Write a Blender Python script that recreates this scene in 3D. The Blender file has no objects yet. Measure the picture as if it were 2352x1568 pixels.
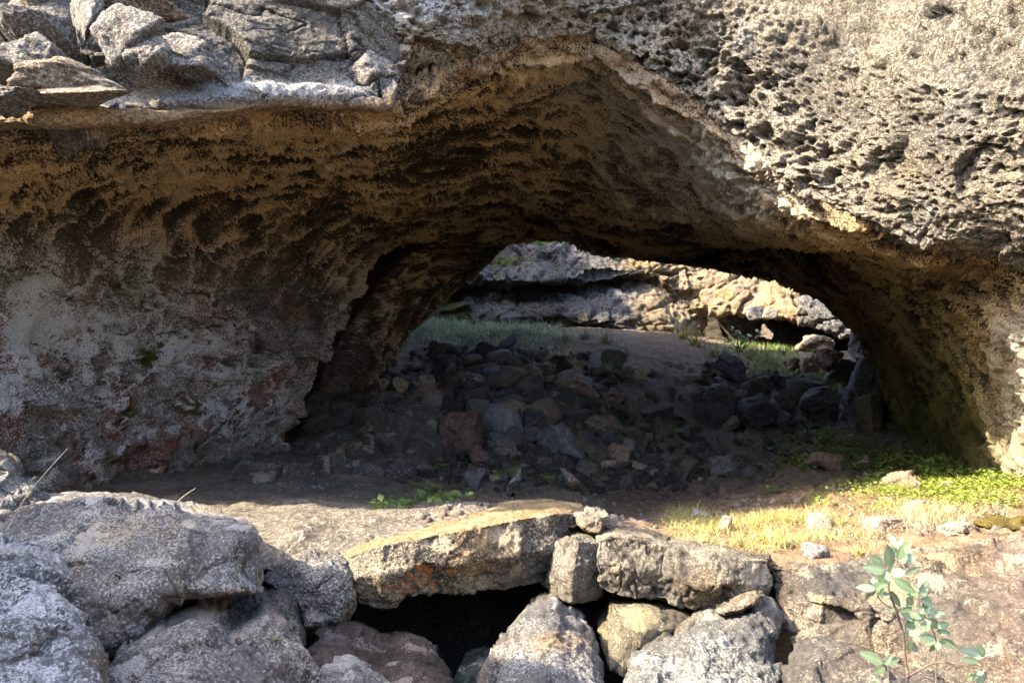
import bpy, bmesh, math, random
import numpy as np
from mathutils import Vector, Matrix, Euler

SC = bpy.context.scene
COL = SC.collection
R = math.radians

# ------------------------------------------------------------------ camera, world, sun, exposure
F = 1777.0                      # focal length in units of a 2352 wide picture
CAMZ = 1.75
cam = bpy.data.cameras.new('camera')
cam.sensor_width = 36.0
cam.lens = 36.0 * F / 2352.0
cam.clip_start = 0.05
cam.clip_end = 600
camo = bpy.data.objects.new('camera', cam)
COL.objects.link(camo)
camo.location = (0, 0, CAMZ)
camo.rotation_euler = (R(90), 0, 0)
SC.camera = camo

SUN = Vector((-0.72, -0.27, 0.64)).normalized()
elev = math.asin(SUN.z)
azim = math.atan2(SUN.x, SUN.y)
world = bpy.data.worlds.new("World")
SC.world = world
world.use_nodes = True
wnt = world.node_tree
sky = wnt.nodes.new('ShaderNodeTexSky')
sky.sky_type = 'NISHITA'
sky.sun_disc = False
sky.dust_density = 3.0
sky.ozone_density = 0.6
sky.sun_elevation = elev
sky.sun_rotation = azim
wnt.links.new(sky.outputs[0], wnt.nodes['Background'].inputs[0])
wnt.nodes['Background'].inputs[1].default_value = 0.15

sl = bpy.data.lights.new('sun', 'SUN')
sl.energy = 2.9
sl.angle = R(0.5)
sl.color = (1.0, 0.84, 0.60)
so = bpy.data.objects.new('sun', sl)
COL.objects.link(so)
so.rotation_euler = SUN.to_track_quat('Z', 'Y').to_euler()
so.location = (0, 0, 12)

SC.view_settings.view_transform = 'Standard'
SC.view_settings.look = 'None'
SC.view_settings.exposure = 3.35
SC.view_settings.gamma = 1.0
SC.cycles.max_bounces = 10
SC.cycles.diffuse_bounces = 8
SC.cycles.use_denoising = True
SC.cycles.denoiser = 'OPENIMAGEDENOISE'

# ------------------------------------------------------------------ numpy noise
def _h(ix, iy, iz, seed):
    h = (ix.astype(np.uint32) * np.uint32(374761393) + iy.astype(np.uint32) * np.uint32(668265263)
         + iz.astype(np.uint32) * np.uint32(2246822519) + np.uint32((seed * 3266489917) & 0xffffffff))
    h ^= h >> np.uint32(15); h *= np.uint32(2246822519)
    h ^= h >> np.uint32(13); h *= np.uint32(3266489917)
    h ^= h >> np.uint32(16)
    return h

def _chunk(fn, p, *a):
    p = np.asarray(p, np.float32)
    n = len(p)
    if n <= 40000: return fn(p, *a)
    outs = [fn(p[i:i + 40000], *a) for i in range(0, n, 40000)]
    if isinstance(outs[0], tuple): return tuple(np.concatenate(o) for o in zip(*outs))
    return np.concatenate(outs)

def _perlin(p, seed):
    f0 = np.floor(p)
    i = f0.astype(np.int64)
    f = p - f0
    w = f * f * f * (f * (f * 6 - 15) + 10)
    res = []
    for dz in (0, 1):
        yy = []
        for dy in (0, 1):
            xx = []
            for dx in (0, 1):
                h = _h(i[:, 0] + dx, i[:, 1] + dy, i[:, 2] + dz, seed)
                gx = (h & 1023).astype(np.float32) / 511.5 - 1
                gy = ((h >> np.uint32(10)) & 1023).astype(np.float32) / 511.5 - 1
                gz = ((h >> np.uint32(20)) & 1023).astype(np.float32) / 511.5 - 1
                xx.append(gx * (f[:, 0] - dx) + gy * (f[:, 1] - dy) + gz * (f[:, 2] - dz))
            yy.append(xx[0] + w[:, 0] * (xx[1] - xx[0]))
        res.append(yy[0] + w[:, 1] * (yy[1] - yy[0]))
    return 1.3 * (res[0] + w[:, 2] * (res[1] - res[0]))

def perlin(p, seed=0): return _chunk(_perlin, p, seed)

def fbm(p, octv=4, seed=0, gain=0.5, lac=2.03):
    a, s, t = 1.0, 0.0, 0.0
    p = np.asarray(p, np.float32)
    for k in range(octv):
        s = s + a * perlin(p * (lac ** k) + 17.3 * k, seed + k)
        t += a; a *= gain
    return s / t * 1.4

def ridged(p, octv=3, seed=0, gain=0.5):
    a, s, t = 1.0, 0.0, 0.0
    for k in range(octv):
        s = s + a * (1 - np.abs(perlin(np.asarray(p) * 2.03 ** k + 9.1 * k, seed + k)) * 1.6)
        t += a; a *= gain
    return s / t

def _vor(p, seed):
    i = np.floor(p).astype(np.int64)
    n = len(p)
    f1 = np.full(n, 9.0, np.float32); f2 = np.full(n, 9.0, np.float32); idv = np.zeros(n, np.float32)
    for dx in (-1, 0, 1):
        for dy in (-1, 0, 1):
            for dz in (-1, 0, 1):
                cx, cy, cz = i[:, 0] + dx, i[:, 1] + dy, i[:, 2] + dz
                h = _h(cx, cy, cz, seed)
                px = cx + (h & 1023).astype(np.float32) / 1023
                py = cy + ((h >> np.uint32(10)) & 1023).astype(np.float32) / 1023
                pz = cz + ((h >> np.uint32(20)) & 1023).astype(np.float32) / 1023
                d = np.sqrt((px - p[:, 0]) ** 2 + (py - p[:, 1]) ** 2 + (pz - p[:, 2]) ** 2).astype(np.float32)
                m = d < f1
                f2 = np.where(m, f1, np.minimum(f2, d))
                idv = np.where(m, ((h >> np.uint32(7)) & 4095).astype(np.float32) / 4095, idv)
                f1 = np.where(m, d, f1)
    return f1, f2, idv

def _fac(p, seed):
    i = np.floor(p).astype(np.int64)
    n = len(p)
    f1 = np.full(n, 9.0, np.float32); f2 = np.full(n, 9.0, np.float32); tl = np.zeros(n, np.float32)
    for dx in (-1, 0, 1):
        for dy in (-1, 0, 1):
            for dz in (-1, 0, 1):
                cx, cy, cz = i[:, 0] + dx, i[:, 1] + dy, i[:, 2] + dz
                h = _h(cx, cy, cz, seed); h2 = _h(cx, cy, cz, seed + 77)
                ex = p[:, 0] - cx - (h & 1023).astype(np.float32) / 1023
                ey = p[:, 1] - cy - ((h >> np.uint32(10)) & 1023).astype(np.float32) / 1023
                ez = p[:, 2] - cz - ((h >> np.uint32(20)) & 1023).astype(np.float32) / 1023
                d = np.sqrt(ex * ex + ey * ey + ez * ez)
                t = (ex * ((h2 & 1023).astype(np.float32) / 511.5 - 1) + ey * (((h2 >> np.uint32(10)) & 1023).astype(np.float32) / 511.5 - 1)
                     + ez * (((h2 >> np.uint32(20)) & 1023).astype(np.float32) / 511.5 - 1)) + ((h & 255).astype(np.float32) / 255 - 0.5) * 0.35
                m = d < f1
                f2 = np.where(m, f1, np.minimum(f2, d)); tl = np.where(m, t, tl); f1 = np.where(m, d, f1)
    return tl.astype(np.float32), (f2 - f1).astype(np.float32)

def facets(p, seed=0):
    """broken planes: a tilt that differs from cell to cell, and the distance to the break"""
    return _chunk(_fac, p, seed)

def voronoi(p, seed=0): return _chunk(_vor, p, seed)

def crackle(p, sc, seed, w=0.03, ani=(1, 1, 2.0), gate=0.0):
    """thin wandering crack lines, broken off here and there"""
    q = np.asarray(p) * np.array(ani) * sc
    q = q + 0.35 * np.stack([fbm(q * 1.7, 2, seed + 1), fbm(q * 1.7 + 5, 2, seed + 2), fbm(q * 1.7 + 9, 2, seed + 3)], 1)
    return np.exp(-np.abs(fbm(q, 3, seed)) / w) * sstep(gate - 0.15, gate + 0.2, fbm(q * 0.6 + 31, 2, seed + 4))

def sstep(a, b, x):
    t = np.clip((x - a) / (b - a), 0, 1)
    return t * t * (3 - 2 * t)

def lerp(a, b, t): return a + (b - a) * t

def mixc(c, col, m):
    m = np.clip(m, 0, 1)[:, None]
    return c * (1 - m) + np.asarray(col, np.float32)[None, :] * m

# ------------------------------------------------------------------ places
def P(u, v, d):
    return np.array([(u - 1176.0) / F * d, d, CAMZ + (784.0 - v) / F * d])

def uvof(p):
    y = np.maximum(p[:, 1], 0.2)
    return 1176 + p[:, 0] / y * F, 784 - (p[:, 2] - CAMZ) / y * F

def blob(u, v, cu, cv, ru, rv):
    return np.exp(-((u - cu) / ru) ** 2 - ((v - cv) / rv) ** 2)

# ------------------------------------------------------------------ meshes
def mesh_from(name, V, faces4=None, faces3=None, col=None, spk=None, smooth=True):
    V = np.asarray(V, np.float32)
    me = bpy.data.meshes.new(name)
    me.vertices.add(len(V))
    me.vertices.foreach_set('co', V.ravel())
    n4 = 0 if faces4 is None else len(faces4)
    n3 = 0 if faces3 is None else len(faces3)
    li = []
    if n4: li.append(np.asarray(faces4, np.int32).ravel())
    if n3: li.append(np.asarray(faces3, np.int32).ravel())
    li = np.concatenate(li)
    me.loops.add(len(li))
    me.loops.foreach_set('vertex_index', li)
    me.polygons.add(n4 + n3)
    starts = np.concatenate([np.arange(n4) * 4, n4 * 4 + np.arange(n3) * 3]).astype(np.int32)
    me.polygons.foreach_set('loop_start', starts)
    me.polygons.foreach_set('use_smooth', np.full(n4 + n3, smooth, bool))
    me.update(calc_edges=True)
    me.validate()
    if col is not None: set_col(me, 'Col', col)
    if spk is not None: set_col(me, 'Spk', spk)
    return me

def set_col(me, name, c):
    n = len(me.vertices)
    c = np.asarray(c, np.float32)
    if c.ndim == 1: c = np.tile(c, (n, 1))
    if c.shape[1] == 3: c = np.concatenate([c, np.ones((n, 1), np.float32)], 1)
    at = me.attributes.new(name, 'FLOAT_COLOR', 'POINT')
    at.data.foreach_set('color', np.ascontiguousarray(c, np.float32).ravel())

def obj(name, me, mat=None, parent=None):
    o = bpy.data.objects.new(name, me)
    COL.objects.link(o)
    if mat is not None and me is not None and not me.materials: me.materials.append(mat)
    if parent is not None: o.parent = parent
    return o

def tag(o, label=None, cat=None, group=None, kind=None):
    if label: o['label'] = label
    if cat: o['category'] = cat
    if group: o['group'] = group
    if kind: o['kind'] = kind
    return o

def cr_matrix(n, counts):
    """Catmull-Rom interpolation matrix for n knots, counts[i] samples per interval"""
    rows = []
    def add(i, t):
        r = np.zeros(n + 2)
        w = [(-t + 2 * t * t - t ** 3) / 2, (2 - 5 * t * t + 3 * t ** 3) / 2, (t + 4 * t * t - 3 * t ** 3) / 2, (t ** 3 - t * t) / 2]
        for k in range(4): r[i + k] += w[k]
        # reflect the ends
        out = r[1:-1].copy()
        out[0] += 2 * r[0]; out[1] -= r[0]
        out[-1] += 2 * r[-1]; out[-2] -= r[-1]
        rows.append(out)
    for i, c in enumerate(counts):
        for k in range(c): add(i, k / c)
    add(n - 2, 1.0)
    return np.array(rows)

def grid_faces(n, m, wrap=False):
    i, j = np.meshgrid(np.arange(n - 1), np.arange(m if wrap else m - 1), indexing='ij')
    j2 = (j + 1) % m
    return np.stack([i * m + j, i * m + j2, (i + 1) * m + j2, (i + 1) * m + j], -1).reshape(-1, 4)

def grid_normals(G, toward=None):
    du = np.gradient(G, axis=1); dv = np.gradient(G, axis=0)
    N = np.cross(du, dv)
    N /= np.linalg.norm(N, axis=2, keepdims=True) + 1e-9
    return N

def knots(rows):
    return np.array([[P(*q) for q in r] for r in rows])

def spline_grid(K, rc, cc):
    A = cr_matrix(K.shape[0], rc); B = cr_matrix(K.shape[1], cc)
    return np.einsum('ai,ijk,bj->abk', A, K, B)

class RBF:
    """smooth height / depth field through scattered points (phi = r, plus a plane)"""
    def __init__(s, X, y, scale=1.0, smooth=0.0):
        X = np.asarray(X, float) / scale; y = np.asarray(y, float)
        n = len(X)
        A = -np.linalg.norm(X[:, None] - X[None], axis=2) - smooth * np.eye(n)
        Pm = np.concatenate([np.ones((n, 1)), X], 1)
        M = np.block([[A, Pm], [Pm.T, np.zeros((3, 3))]])
        s.w = np.linalg.solve(M, np.concatenate([y, np.zeros(3)]))
        s.X = X; s.s = scale
    def __call__(s, Q):
        Q = np.asarray(Q, float) / s.s
        out = np.empty(len(Q))
        for a in range(0, len(Q), 20000):
            q = Q[a:a + 20000]
            D = -np.linalg.norm(q[:, None] - s.X[None], axis=2)
            out[a:a + 20000] = D @ s.w[:-3] + s.w[-3] + q @ s.w[-2:]
        return out

# ------------------------------------------------------------------ materials
def nn(nt, t, **kw):
    n = nt.nodes.new(t)
    for k, v in kw.items(): setattr(n, k, v)
    return n

def rock_mat(name, spk_scale=60, bump=0.6, bdist=0.02, grain=160, coord='world', vary=False, spec=0.2, contrast=5.5, gain=1.0):
    m = bpy.data.materials.new(name); m.use_nodes = True
    nt = m.node_tree; L = nt.links
    b = nt.nodes['Principled BSDF']
    b.inputs['Roughness'].default_value = 0.9
    b.inputs['Specular IOR Level'].default_value = spec
    tc = nn(nt, 'ShaderNodeTexCoord')
    co = tc.outputs['Object']
    if vary:
        oi = nn(nt, 'ShaderNodeObjectInfo')
        mp = nn(nt, 'ShaderNodeVectorMath', operation='MULTIPLY_ADD')
        mu = nn(nt, 'ShaderNodeVectorMath', operation='SCALE')
        cv = nn(nt, 'ShaderNodeCombineXYZ')
        for k in range(3): L.new(oi.outputs['Random'], cv.inputs[k])
        L.new(cv.outputs[0], mu.inputs[0]); mu.inputs['Scale'].default_value = 37.0
        ad = nn(nt, 'ShaderNodeVectorMath', operation='ADD')
        L.new(co, ad.inputs[0]); L.new(mu.outputs[0], ad.inputs[1])
        nt.nodes.remove(mp)
        co = ad.outputs[0]
    ac = nn(nt, 'ShaderNodeAttribute', attribute_name='Col')
    sp = nn(nt, 'ShaderNodeAttribute', attribute_name='Spk')
    # speckles of crust and lichen
    n1 = nn(nt, 'ShaderNodeTexNoise'); n1.inputs['Scale'].default_value = spk_scale; n1.inputs['Detail'].default_value = 3.0; n1.inputs['Roughness'].default_value = 0.72
    L.new(co, n1.inputs['Vector'])
    ma = nn(nt, 'ShaderNodeMath', operation='MULTIPLY_ADD'); L.new(sp.outputs['Alpha'], ma.inputs[0]); ma.inputs[1].default_value = 0.46; ma.inputs[2].default_value = -0.73
    m2 = nn(nt, 'ShaderNodeMath', operation='ADD'); L.new(n1.outputs['Fac'], m2.inputs[0]); L.new(ma.outputs[0], m2.inputs[1])
    m3 = nn(nt, 'ShaderNodeMath', operation='MULTIPLY_ADD', use_clamp=True); L.new(m2.outputs[0], m3.inputs[0]); m3.inputs[1].default_value = contrast; m3.inputs[2].default_value = 0.5
    # tone variation of the rock itself
    n2 = nn(nt, 'ShaderNodeTexNoise'); n2.inputs['Scale'].default_value = spk_scale * 0.31; n2.inputs['Detail'].default_value = 5.0; n2.inputs['Roughness'].default_value = 0.75
    L.new(co, n2.inputs['Vector'])
    rr = nn(nt, 'ShaderNodeMapRange'); rr.inputs['From Min'].default_value = 0.3; rr.inputs['From Max'].default_value = 0.7; rr.inputs['To Min'].default_value = 0.42 * gain; rr.inputs['To Max'].default_value = 1.6 * gain
    L.new(n2.outputs['Fac'], rr.inputs['Value'])
    mul = nn(nt, 'ShaderNodeVectorMath', operation='SCALE'); L.new(ac.outputs['Color'], mul.inputs[0]); L.new(rr.outputs[0], mul.inputs['Scale'])
    base = mul.outputs[0]
    if vary:
        r2 = nn(nt, 'ShaderNodeMapRange'); L.new(oi.outputs['Random'], r2.inputs['Value']); r2.inputs['To Min'].default_value = 0.6; r2.inputs['To Max'].default_value = 1.5
        mu2 = nn(nt, 'ShaderNodeVectorMath', operation='SCALE'); L.new(base, mu2.inputs[0]); L.new(r2.outputs[0], mu2.inputs['Scale'])
        base = mu2.outputs[0]
    n4 = nn(nt, 'ShaderNodeTexNoise'); n4.inputs['Scale'].default_value = spk_scale * 2.1; n4.inputs['Detail'].default_value = 2.0; n4.inputs['Roughness'].default_value = 0.7
    L.new(co, n4.inputs['Vector'])
    r4 = nn(nt, 'ShaderNodeMapRange'); r4.inputs['From Min'].default_value = 0.32; r4.inputs['From Max'].default_value = 0.66; r4.inputs['To Min'].default_value = 0.35 * gain; r4.inputs['To Max'].default_value = 1.4 * gain
    L.new(n4.outputs['Fac'], r4.inputs['Value'])
    sps = nn(nt, 'ShaderNodeVectorMath', operation='SCALE'); L.new(sp.outputs['Color'], sps.inputs[0]); L.new(r4.outputs[0], sps.inputs['Scale'])
    mx = nn(nt, 'ShaderNodeMix', data_type='RGBA'); L.new(m3.outputs[0], mx.inputs[0]); L.new(base, mx.inputs[6]); L.new(sps.outputs[0], mx.inputs[7])
    L.new(mx.outputs[2], b.inputs['Base Color'])
    # grain relief
    n3 = nn(nt, 'ShaderNodeTexNoise'); n3.inputs['Scale'].default_value = grain; n3.inputs['Detail'].default_value = 3.0; n3.inputs['Roughness'].default_value = 0.7
    L.new(co, n3.inputs['Vector'])
    ad2 = nn(nt, 'ShaderNodeMath', operation='MULTIPLY_ADD'); L.new(n1.outputs['Fac'], ad2.inputs[0]); ad2.inputs[1].default_value = 1.2; L.new(n3.outputs['Fac'], ad2.inputs[2])
    bp = nn(nt, 'ShaderNodeBump'); bp.inputs['Strength'].default_value = bump; bp.inputs['Distance'].default_value = bdist
    L.new(ad2.outputs[0], bp.inputs['Height']); L.new(bp.outputs[0], b.inputs['Normal'])
    return m

def leaf_mat(name, rough=0.6, trans=0.35):
    m = bpy.data.materials.new(name); m.use_nodes = True
    nt = m.node_tree; L = nt.links
    b = nt.nodes['Principled BSDF']; out = nt.nodes['Material Output']
    ac = nn(nt, 'ShaderNodeAttribute', attribute_name='Col')
    no = nn(nt, 'ShaderNodeTexNoise'); no.inputs['Scale'].default_value = 90
    tc = nn(nt, 'ShaderNodeTexCoord'); L.new(tc.outputs['Object'], no.inputs['Vector'])
    rr = nn(nt, 'ShaderNodeMapRange'); rr.inputs['From Min'].default_value = 0.3; rr.inputs['From Max'].default_value = 0.7; rr.inputs['To Min'].default_value = 0.75; rr.inputs['To Max'].default_value = 1.3
    L.new(no.outputs['Fac'], rr.inputs['Value'])
    mu = nn(nt, 'ShaderNodeVectorMath', operation='SCALE'); L.new(ac.outputs['Color'], mu.inputs[0]); L.new(rr.outputs[0], mu.inputs['Scale'])
    L.new(mu.outputs[0], b.inputs['Base Color']); b.inputs['Roughness'].default_value = rough; b.inputs['Specular IOR Level'].default_value = 0.3
    tr = nn(nt, 'ShaderNodeBsdfTranslucent'); L.new(mu.outputs[0], tr.inputs['Color'])
    mx = nn(nt, 'ShaderNodeMixShader'); mx.inputs[0].default_value = trans
    L.new(b.outputs[0], mx.inputs[1]); L.new(tr.outputs[0], mx.inputs[2]); L.new(mx.outputs[0], out.inputs['Surface'])
    return m

M_CAVE = rock_mat('cave_rock', spk_scale=70, bump=1.0, bdist=0.04, grain=110, contrast=10)
M_CLIFF = rock_mat('sunlit_cliff_rock', spk_scale=55, bump=0.9, bdist=0.035, grain=120, contrast=8, gain=0.82)
M_FAR = rock_mat('rear_cliff_rock', spk_scale=26, bump=0.8, bdist=0.06, grain=45, gain=0.8)
M_NEAR = rock_mat('boulder_rock', spk_scale=105, bump=0.6, bdist=0.014, grain=220, contrast=8, gain=0.86)
M_STONE = rock_mat('rubble_rock', spk_scale=40, bump=0.7, bdist=0.03, grain=80, vary=True, gain=1.45)
M_SOIL = rock_mat('bare_soil', spk_scale=40, bump=0.7, bdist=0.03, grain=90, contrast=6, gain=0.9)
M_LEAF = leaf_mat('green_leaf')
M_GRASS = leaf_mat('grass_blade', 0.5, 0.3)
M_WOOD = rock_mat('twig_bark', spk_scale=120, bump=0.3, bdist=0.003, grain=300)
# ================================================================== the cave: one vault from mouth to far end
rows = [
 [(-1000,1400,4.3),(-950,950,4.3),(-800,560,4.3),(-520,350,4.0),(-150,300,3.7),(330,297,3.85),(640,258,4.4),(900,264,4.75),(1090,172,5.3),(1330,108,5.8),(1600,245,5.8),(1850,455,5.35),(2120,552,4.8),(2420,615,4.3),(2950,1250,4.3)],
 [(-420,1230,4.9),(-350,950,5.0),(-250,660,4.9),(-60,450,4.8),(200,362,5.0),(500,318,5.4),(760,300,5.8),(960,285,6.2),(1130,235,6.6),(1330,195,6.9),(1560,335,6.8),(1800,505,6.3),(2080,605,5.8),(2345,700,4.75),(2700,1180,4.4)],
 [(-60,1150,5.2),(-20,960,5.5),(40,720,5.7),(170,530,5.9),(400,430,6.3),(640,395,6.8),(850,380,7.2),(1010,360,7.4),(1160,330,7.7),(1330,315,7.9),(1530,410,7.7),(1750,520,7.3),(2010,620,6.9),(2285,800,5.45),(2480,1110,5.2)],
 [(260,1125,6.3),(280,950,6.7),(330,760,6.9),(430,610,7.2),(590,510,7.5),(770,465,7.9),(920,440,8.2),(1050,425,8.4),(1180,415,8.6),(1330,420,8.7),(1510,480,8.6),(1710,540,8.4),(1950,630,8.1),(2180,830,7.2),(2300,1085,6.9)],
 [(480,1100,7.4),(510,930,7.8),(580,780,8.1),(660,650,8.5),(760,570,8.8),(880,515,9.1),(990,485,9.4),(1090,470,9.6),(1200,470,9.8),(1340,495,9.9),(1500,530,9.9),(1690,560,9.8),(1890,630,9.6),(2090,840,9.2),(2190,1060,9.0)],
 [(660,1040,8.6),(710,900,8.9),(775,780,9.2),(825,680,9.6),(862,600,9.9),(930,560,10.3),(1020,530,10.6),(1110,505,10.8),(1210,505,11.0),(1340,535,11.1),(1490,560,11.1),(1670,578,11.1),(1850,630,11.0),(2030,800,10.8),(2110,1030,10.6)],
 [(560,1040,10.5),(590,900,10.7),(650,780,10.9),(735,640,11.0),(850,545,11.0),(950,548,10.9),(1040,535,11.0),(1120,512,11.2),(1215,512,11.4),(1345,542,11.5),(1490,566,11.5),(1665,588,11.5),(1840,633,11.4),(2010,790,11.2),(2090,1020,11.0)],
 [(690,1010,10.6),(770,900,10.6),(840,790,10.7),(905,690,10.8),(960,615,11.0),(1010,575,11.2),(1070,558,11.4),(1140,530,11.6),(1220,525,11.8),(1345,555,11.9),(1490,575,11.9),(1660,600,11.9),(1830,640,11.8),(1990,780,11.6),(2075,1010,11.4)],
 [(800,960,12.2),(885,850,12.3),(952,755,12.4),(1015,690,12.5),(1080,640,12.5),(1118,610,12.5),(1145,580,12.5),(1190,551,12.6),(1262,547,12.8),(1350,575,12.9),(1490,594,12.9),(1640,627,12.9),(1800,650,12.8),(1955,740,12.6),(2060,1000,12.4)],
 [(700,1000,13.3),(740,850,13.3),(780,720,13.3),(860,610,13.3),(960,530,13.3),(1040,500,13.4),(1110,470,13.4),(1190,450,13.5),(1280,440,13.6),(1380,450,13.7),(1500,480,13.7),(1680,530,13.7),(1880,580,13.6),(2080,700,13.4),(2250,1000,13.2)],
 [(400,1000,13.8),(420,750,13.8),(480,550,13.8),(620,420,13.8),(800,340,13.8),(950,300,13.8),(1080,280,13.8),(1190,260,13.8),(1300,250,13.8),(1420,260,13.9),(1560,290,13.9),(1760,340,13.9),(2000,420,13.8),(2260,560,13.7),(2500,1000,13.5)],
]
rows.insert(0, [(a, b - 85, d + 0.22) for (a, b, d) in rows[0]])
K = knots(rows)
K[:, 0, 2] -= 0.45
K[:, -1, 2] -= 0.45
G = spline_grid(K, [20, 86, 72, 64, 60, 48, 22, 24, 40, 14, 8], [36, 56, 70, 84, 84, 70, 60, 60, 60, 64, 64, 70, 72, 56])
n, m = G.shape[:2]
Sl = np.concatenate([np.zeros((n, 1)), np.cumsum(np.linalg.norm(np.diff(G, axis=1), axis=2), 1)], 1)
Sl = Sl - Sl[:, m // 2:m // 2 + 1]
Tl = np.concatenate([np.zeros((1, m)), np.cumsum(np.linalg.norm(np.diff(G, axis=0), axis=2), 0)], 0)
Tl = Tl * 0.6 + 0.4 * Tl.mean(1, keepdims=True)
N = grid_normals(G)
# inward: towards the axis of the vault
ax = np.zeros_like(G); ax[..., 0] = 0.3; ax[..., 1] = G[..., 1]; ax[..., 2] = 1.3
sg = np.sign((N * (ax - G)).sum(2, keepdims=True)); N = N * np.where(sg == 0, 1, sg)
p = G.reshape(-1, 3); Nf = N.reshape(-1, 3)
st = np.stack([Sl.ravel(), Tl.ravel(), np.zeros(n * m)], 1)
u, v = uvof(p)
wl = sstep(620, 820, v) * sstep(1000, 700, u)            # lower left wall: plated, not scalloped
wr = sstep(1850, 2050, u) * sstep(560, 640, v)           # right wall
warp = np.stack([fbm(p * 1.1, 3, 5), fbm(p * 1.1 + 7, 3, 6), np.zeros(len(p))], 1)
q = st * np.array([1.9, 4.2, 0]) + warp * np.array([0.9, 1.5, 0])
f1, f2, cid = voronoi(q, 3)
vein = np.exp(-(f2 - f1) / 0.07)
q2 = st * np.array([4.2, 8.5, 0]) + warp * 2.2 + 5
f1b, f2b, cidb = voronoi(q2, 8)
vein2 = np.exp(-(f2b - f1b) / 0.07)
qc = p * np.array([2.2, 2.2, 2.6]) + warp[:, [1, 0, 1]] * 0.6
g1, g2, cidc = voronoi(qc, 13)
crack = np.exp(-(g2 - g1) / 0.035)
streak = fbm(st * np.array([1.1, 4.6, 0]) + warp * 2.4, 4, 21)
ft, fe = facets(p * np.array([2.0, 2.0, 2.4]) + warp * 0.5, 23)
ft2, fe2 = facets(p * np.array([5.5, 5.5, 7.0]) + warp, 24)
ck1 = crackle(p, 1.5, 26, 0.022, (1, 1, 2.2)); ck2 = crackle(p, 4.5, 27, 0.035, (1, 1, 2.4)); ck3 = crackle(p, 11, 28, 0.05, (1, 1, 2.2))
wh1 = crackle(p, 2.0, 29, 0.035, (1.2, 1.2, 0.9), -0.1)
big = fbm(p * 0.7, 3, 31)
med = fbm(p * 3.2, 4, 33)
fin = fbm(p * 16, 3, 35)
fin2 = fbm(p * 42, 2, 36)
scal = np.clip(1 - wl * 0.85, 0, 1) * (0.35 + 0.65 * sstep(-0.35, 0.25, fbm(p * 0.9 + 40, 3, 39)))
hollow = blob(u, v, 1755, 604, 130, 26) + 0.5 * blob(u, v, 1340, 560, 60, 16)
disp = (-0.45 * hollow + 0.10 * big + 0.045 * med + 0.016 * fin + 0.006 * fin2
        + scal * (0.085 * (vein - 0.35) + 0.04 * vein2 + 0.02 * streak) + (0.03 + 0.13 * wl) * ft + (0.02 + 0.04 * wl) * ft2
        - (0.012 + 0.03 * wl) * ck1 - (0.006 + 0.016 * wl) * ck2 - 0.006 * ck3 + wl * (-0.05 * crack + 0.07 * (cidc - 0.5) + 0.05 * streak))
edge = sstep(0.0, 0.10, (np.arange(n) / (n - 1)))[:, None] * np.ones((1, m))
Gd = p + Nf * disp[:, None] * np.clip(0.75 + edge.ravel()[:, None], 0, 1)
# colour of the stone and its crusts
z = Gd[:, 2]
c = np.tile(np.array([0.034, 0.026, 0.019], np.float32), (len(p), 1))
c = mixc(c, (0.13, 0.098, 0.07), sstep(-0.1, 0.6, med) * 0.6)
redm = sstep(0.1, 0.5, fbm(p * 1.7, 3, 51))
c = mixc(c, (0.15, 0.068, 0.032), redm * 0.55)
low = sstep(560, 820, v) * sstep(920, 520, u)
lich0 = np.clip(blob(u, v, 20, 800, 420, 330), 0, 1) * sstep(430, 640, v)
c = mixc(c, (0.24, 0.225, 0.215), np.clip(low + lich0, 0, 1) * 0.8)
c = mixc(c, (0.22, 0.085, 0.055), low * redm * 0.95)
tan = np.array([0.68, 0.49, 0.26], np.float32)
spk = np.tile(tan, (len(p), 1))
cov = 0.20 + 0.72 * vein * scal + 0.34 * vein2 * scal + 0.34 * streak + 0.18 * big + 0.20 * med + 0.12 * fin
print('COV', np.percentile(cov, [5, 25, 50, 75, 95]), np.percentile(vein, [25, 50, 75]))
lipm = sstep(0.10, 0.04, np.repeat(np.arange(n) / (n - 1), m))
cov = lerp(cov, 0.52 + 0.2 * fin + 0.2 * med, lipm)
spk = mixc(spk, (0.40, 0.25, 0.12), lipm * 0.85)
# pale lichen on the outer, lower part of the left wall
lich = np.clip(blob(u, v, 40, 800, 420, 330) * 1.0 + 0.75 * blob(u, v, 640, 760, 200, 90) + 0.6 * blob(u, v, 330, 800, 160, 160) + 0.5 * blob(u, v, 550, 950, 250, 90), 0, 1) * sstep(430, 640, v)
spk = mixc(spk, (0.68, 0.73, 0.82), np.clip(lich * 1.6, 0, 1))
wq = p * np.array([2.6, 2.6, 3.0]) + warp[:, [1, 0, 1]] * 1.1
k1, k2, kid = voronoi(wq, 63)
net = np.exp(-(k2 - k1) / 0.045) * sstep(-0.15, 0.35, fbm(p * 1.4 + 2, 3, 64))
pat = sstep(0.0, 0.45, fbm(p * 1.5 + 11, 4, 65))
cov = lerp(cov, 0.14 + 0.28 * lich + 0.30 * pat * (0.4 + lich) + 0.20 * med + 0.62 * net + 0.10 * fbm(p * 6, 3, 61), np.clip(np.maximum(low, lich), 0, 1))
c = mixc(c, (0.21, 0.085, 0.05), low * sstep(0.05, 0.4, fbm(p * 2.1 + 4, 3, 66)) * 0.85)
c = mixc(c, (0.03, 0.027, 0.026), np.clip(low + lich, 0, 1) * np.exp(-(g2 - g1) / 0.012) * 0.9)
# pale grey shelf under the right rim
shelf = np.clip(blob(u, v, 1690, 420, 210, 90) + 0.8 * blob(u, v, 1520, 320, 150, 80) + 0.55 * blob(u, v, 1400, 190, 170, 70), 0, 1) * (0.55 + 0.45 * sstep(-0.3, 0.2, med + streak))
c = mixc(c, (0.27, 0.26, 0.245), shelf)
spk = mixc(spk, (0.7, 0.69, 0.65), shelf)
cov = cov + 0.45 * np.clip(shelf, 0, 1)
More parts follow.
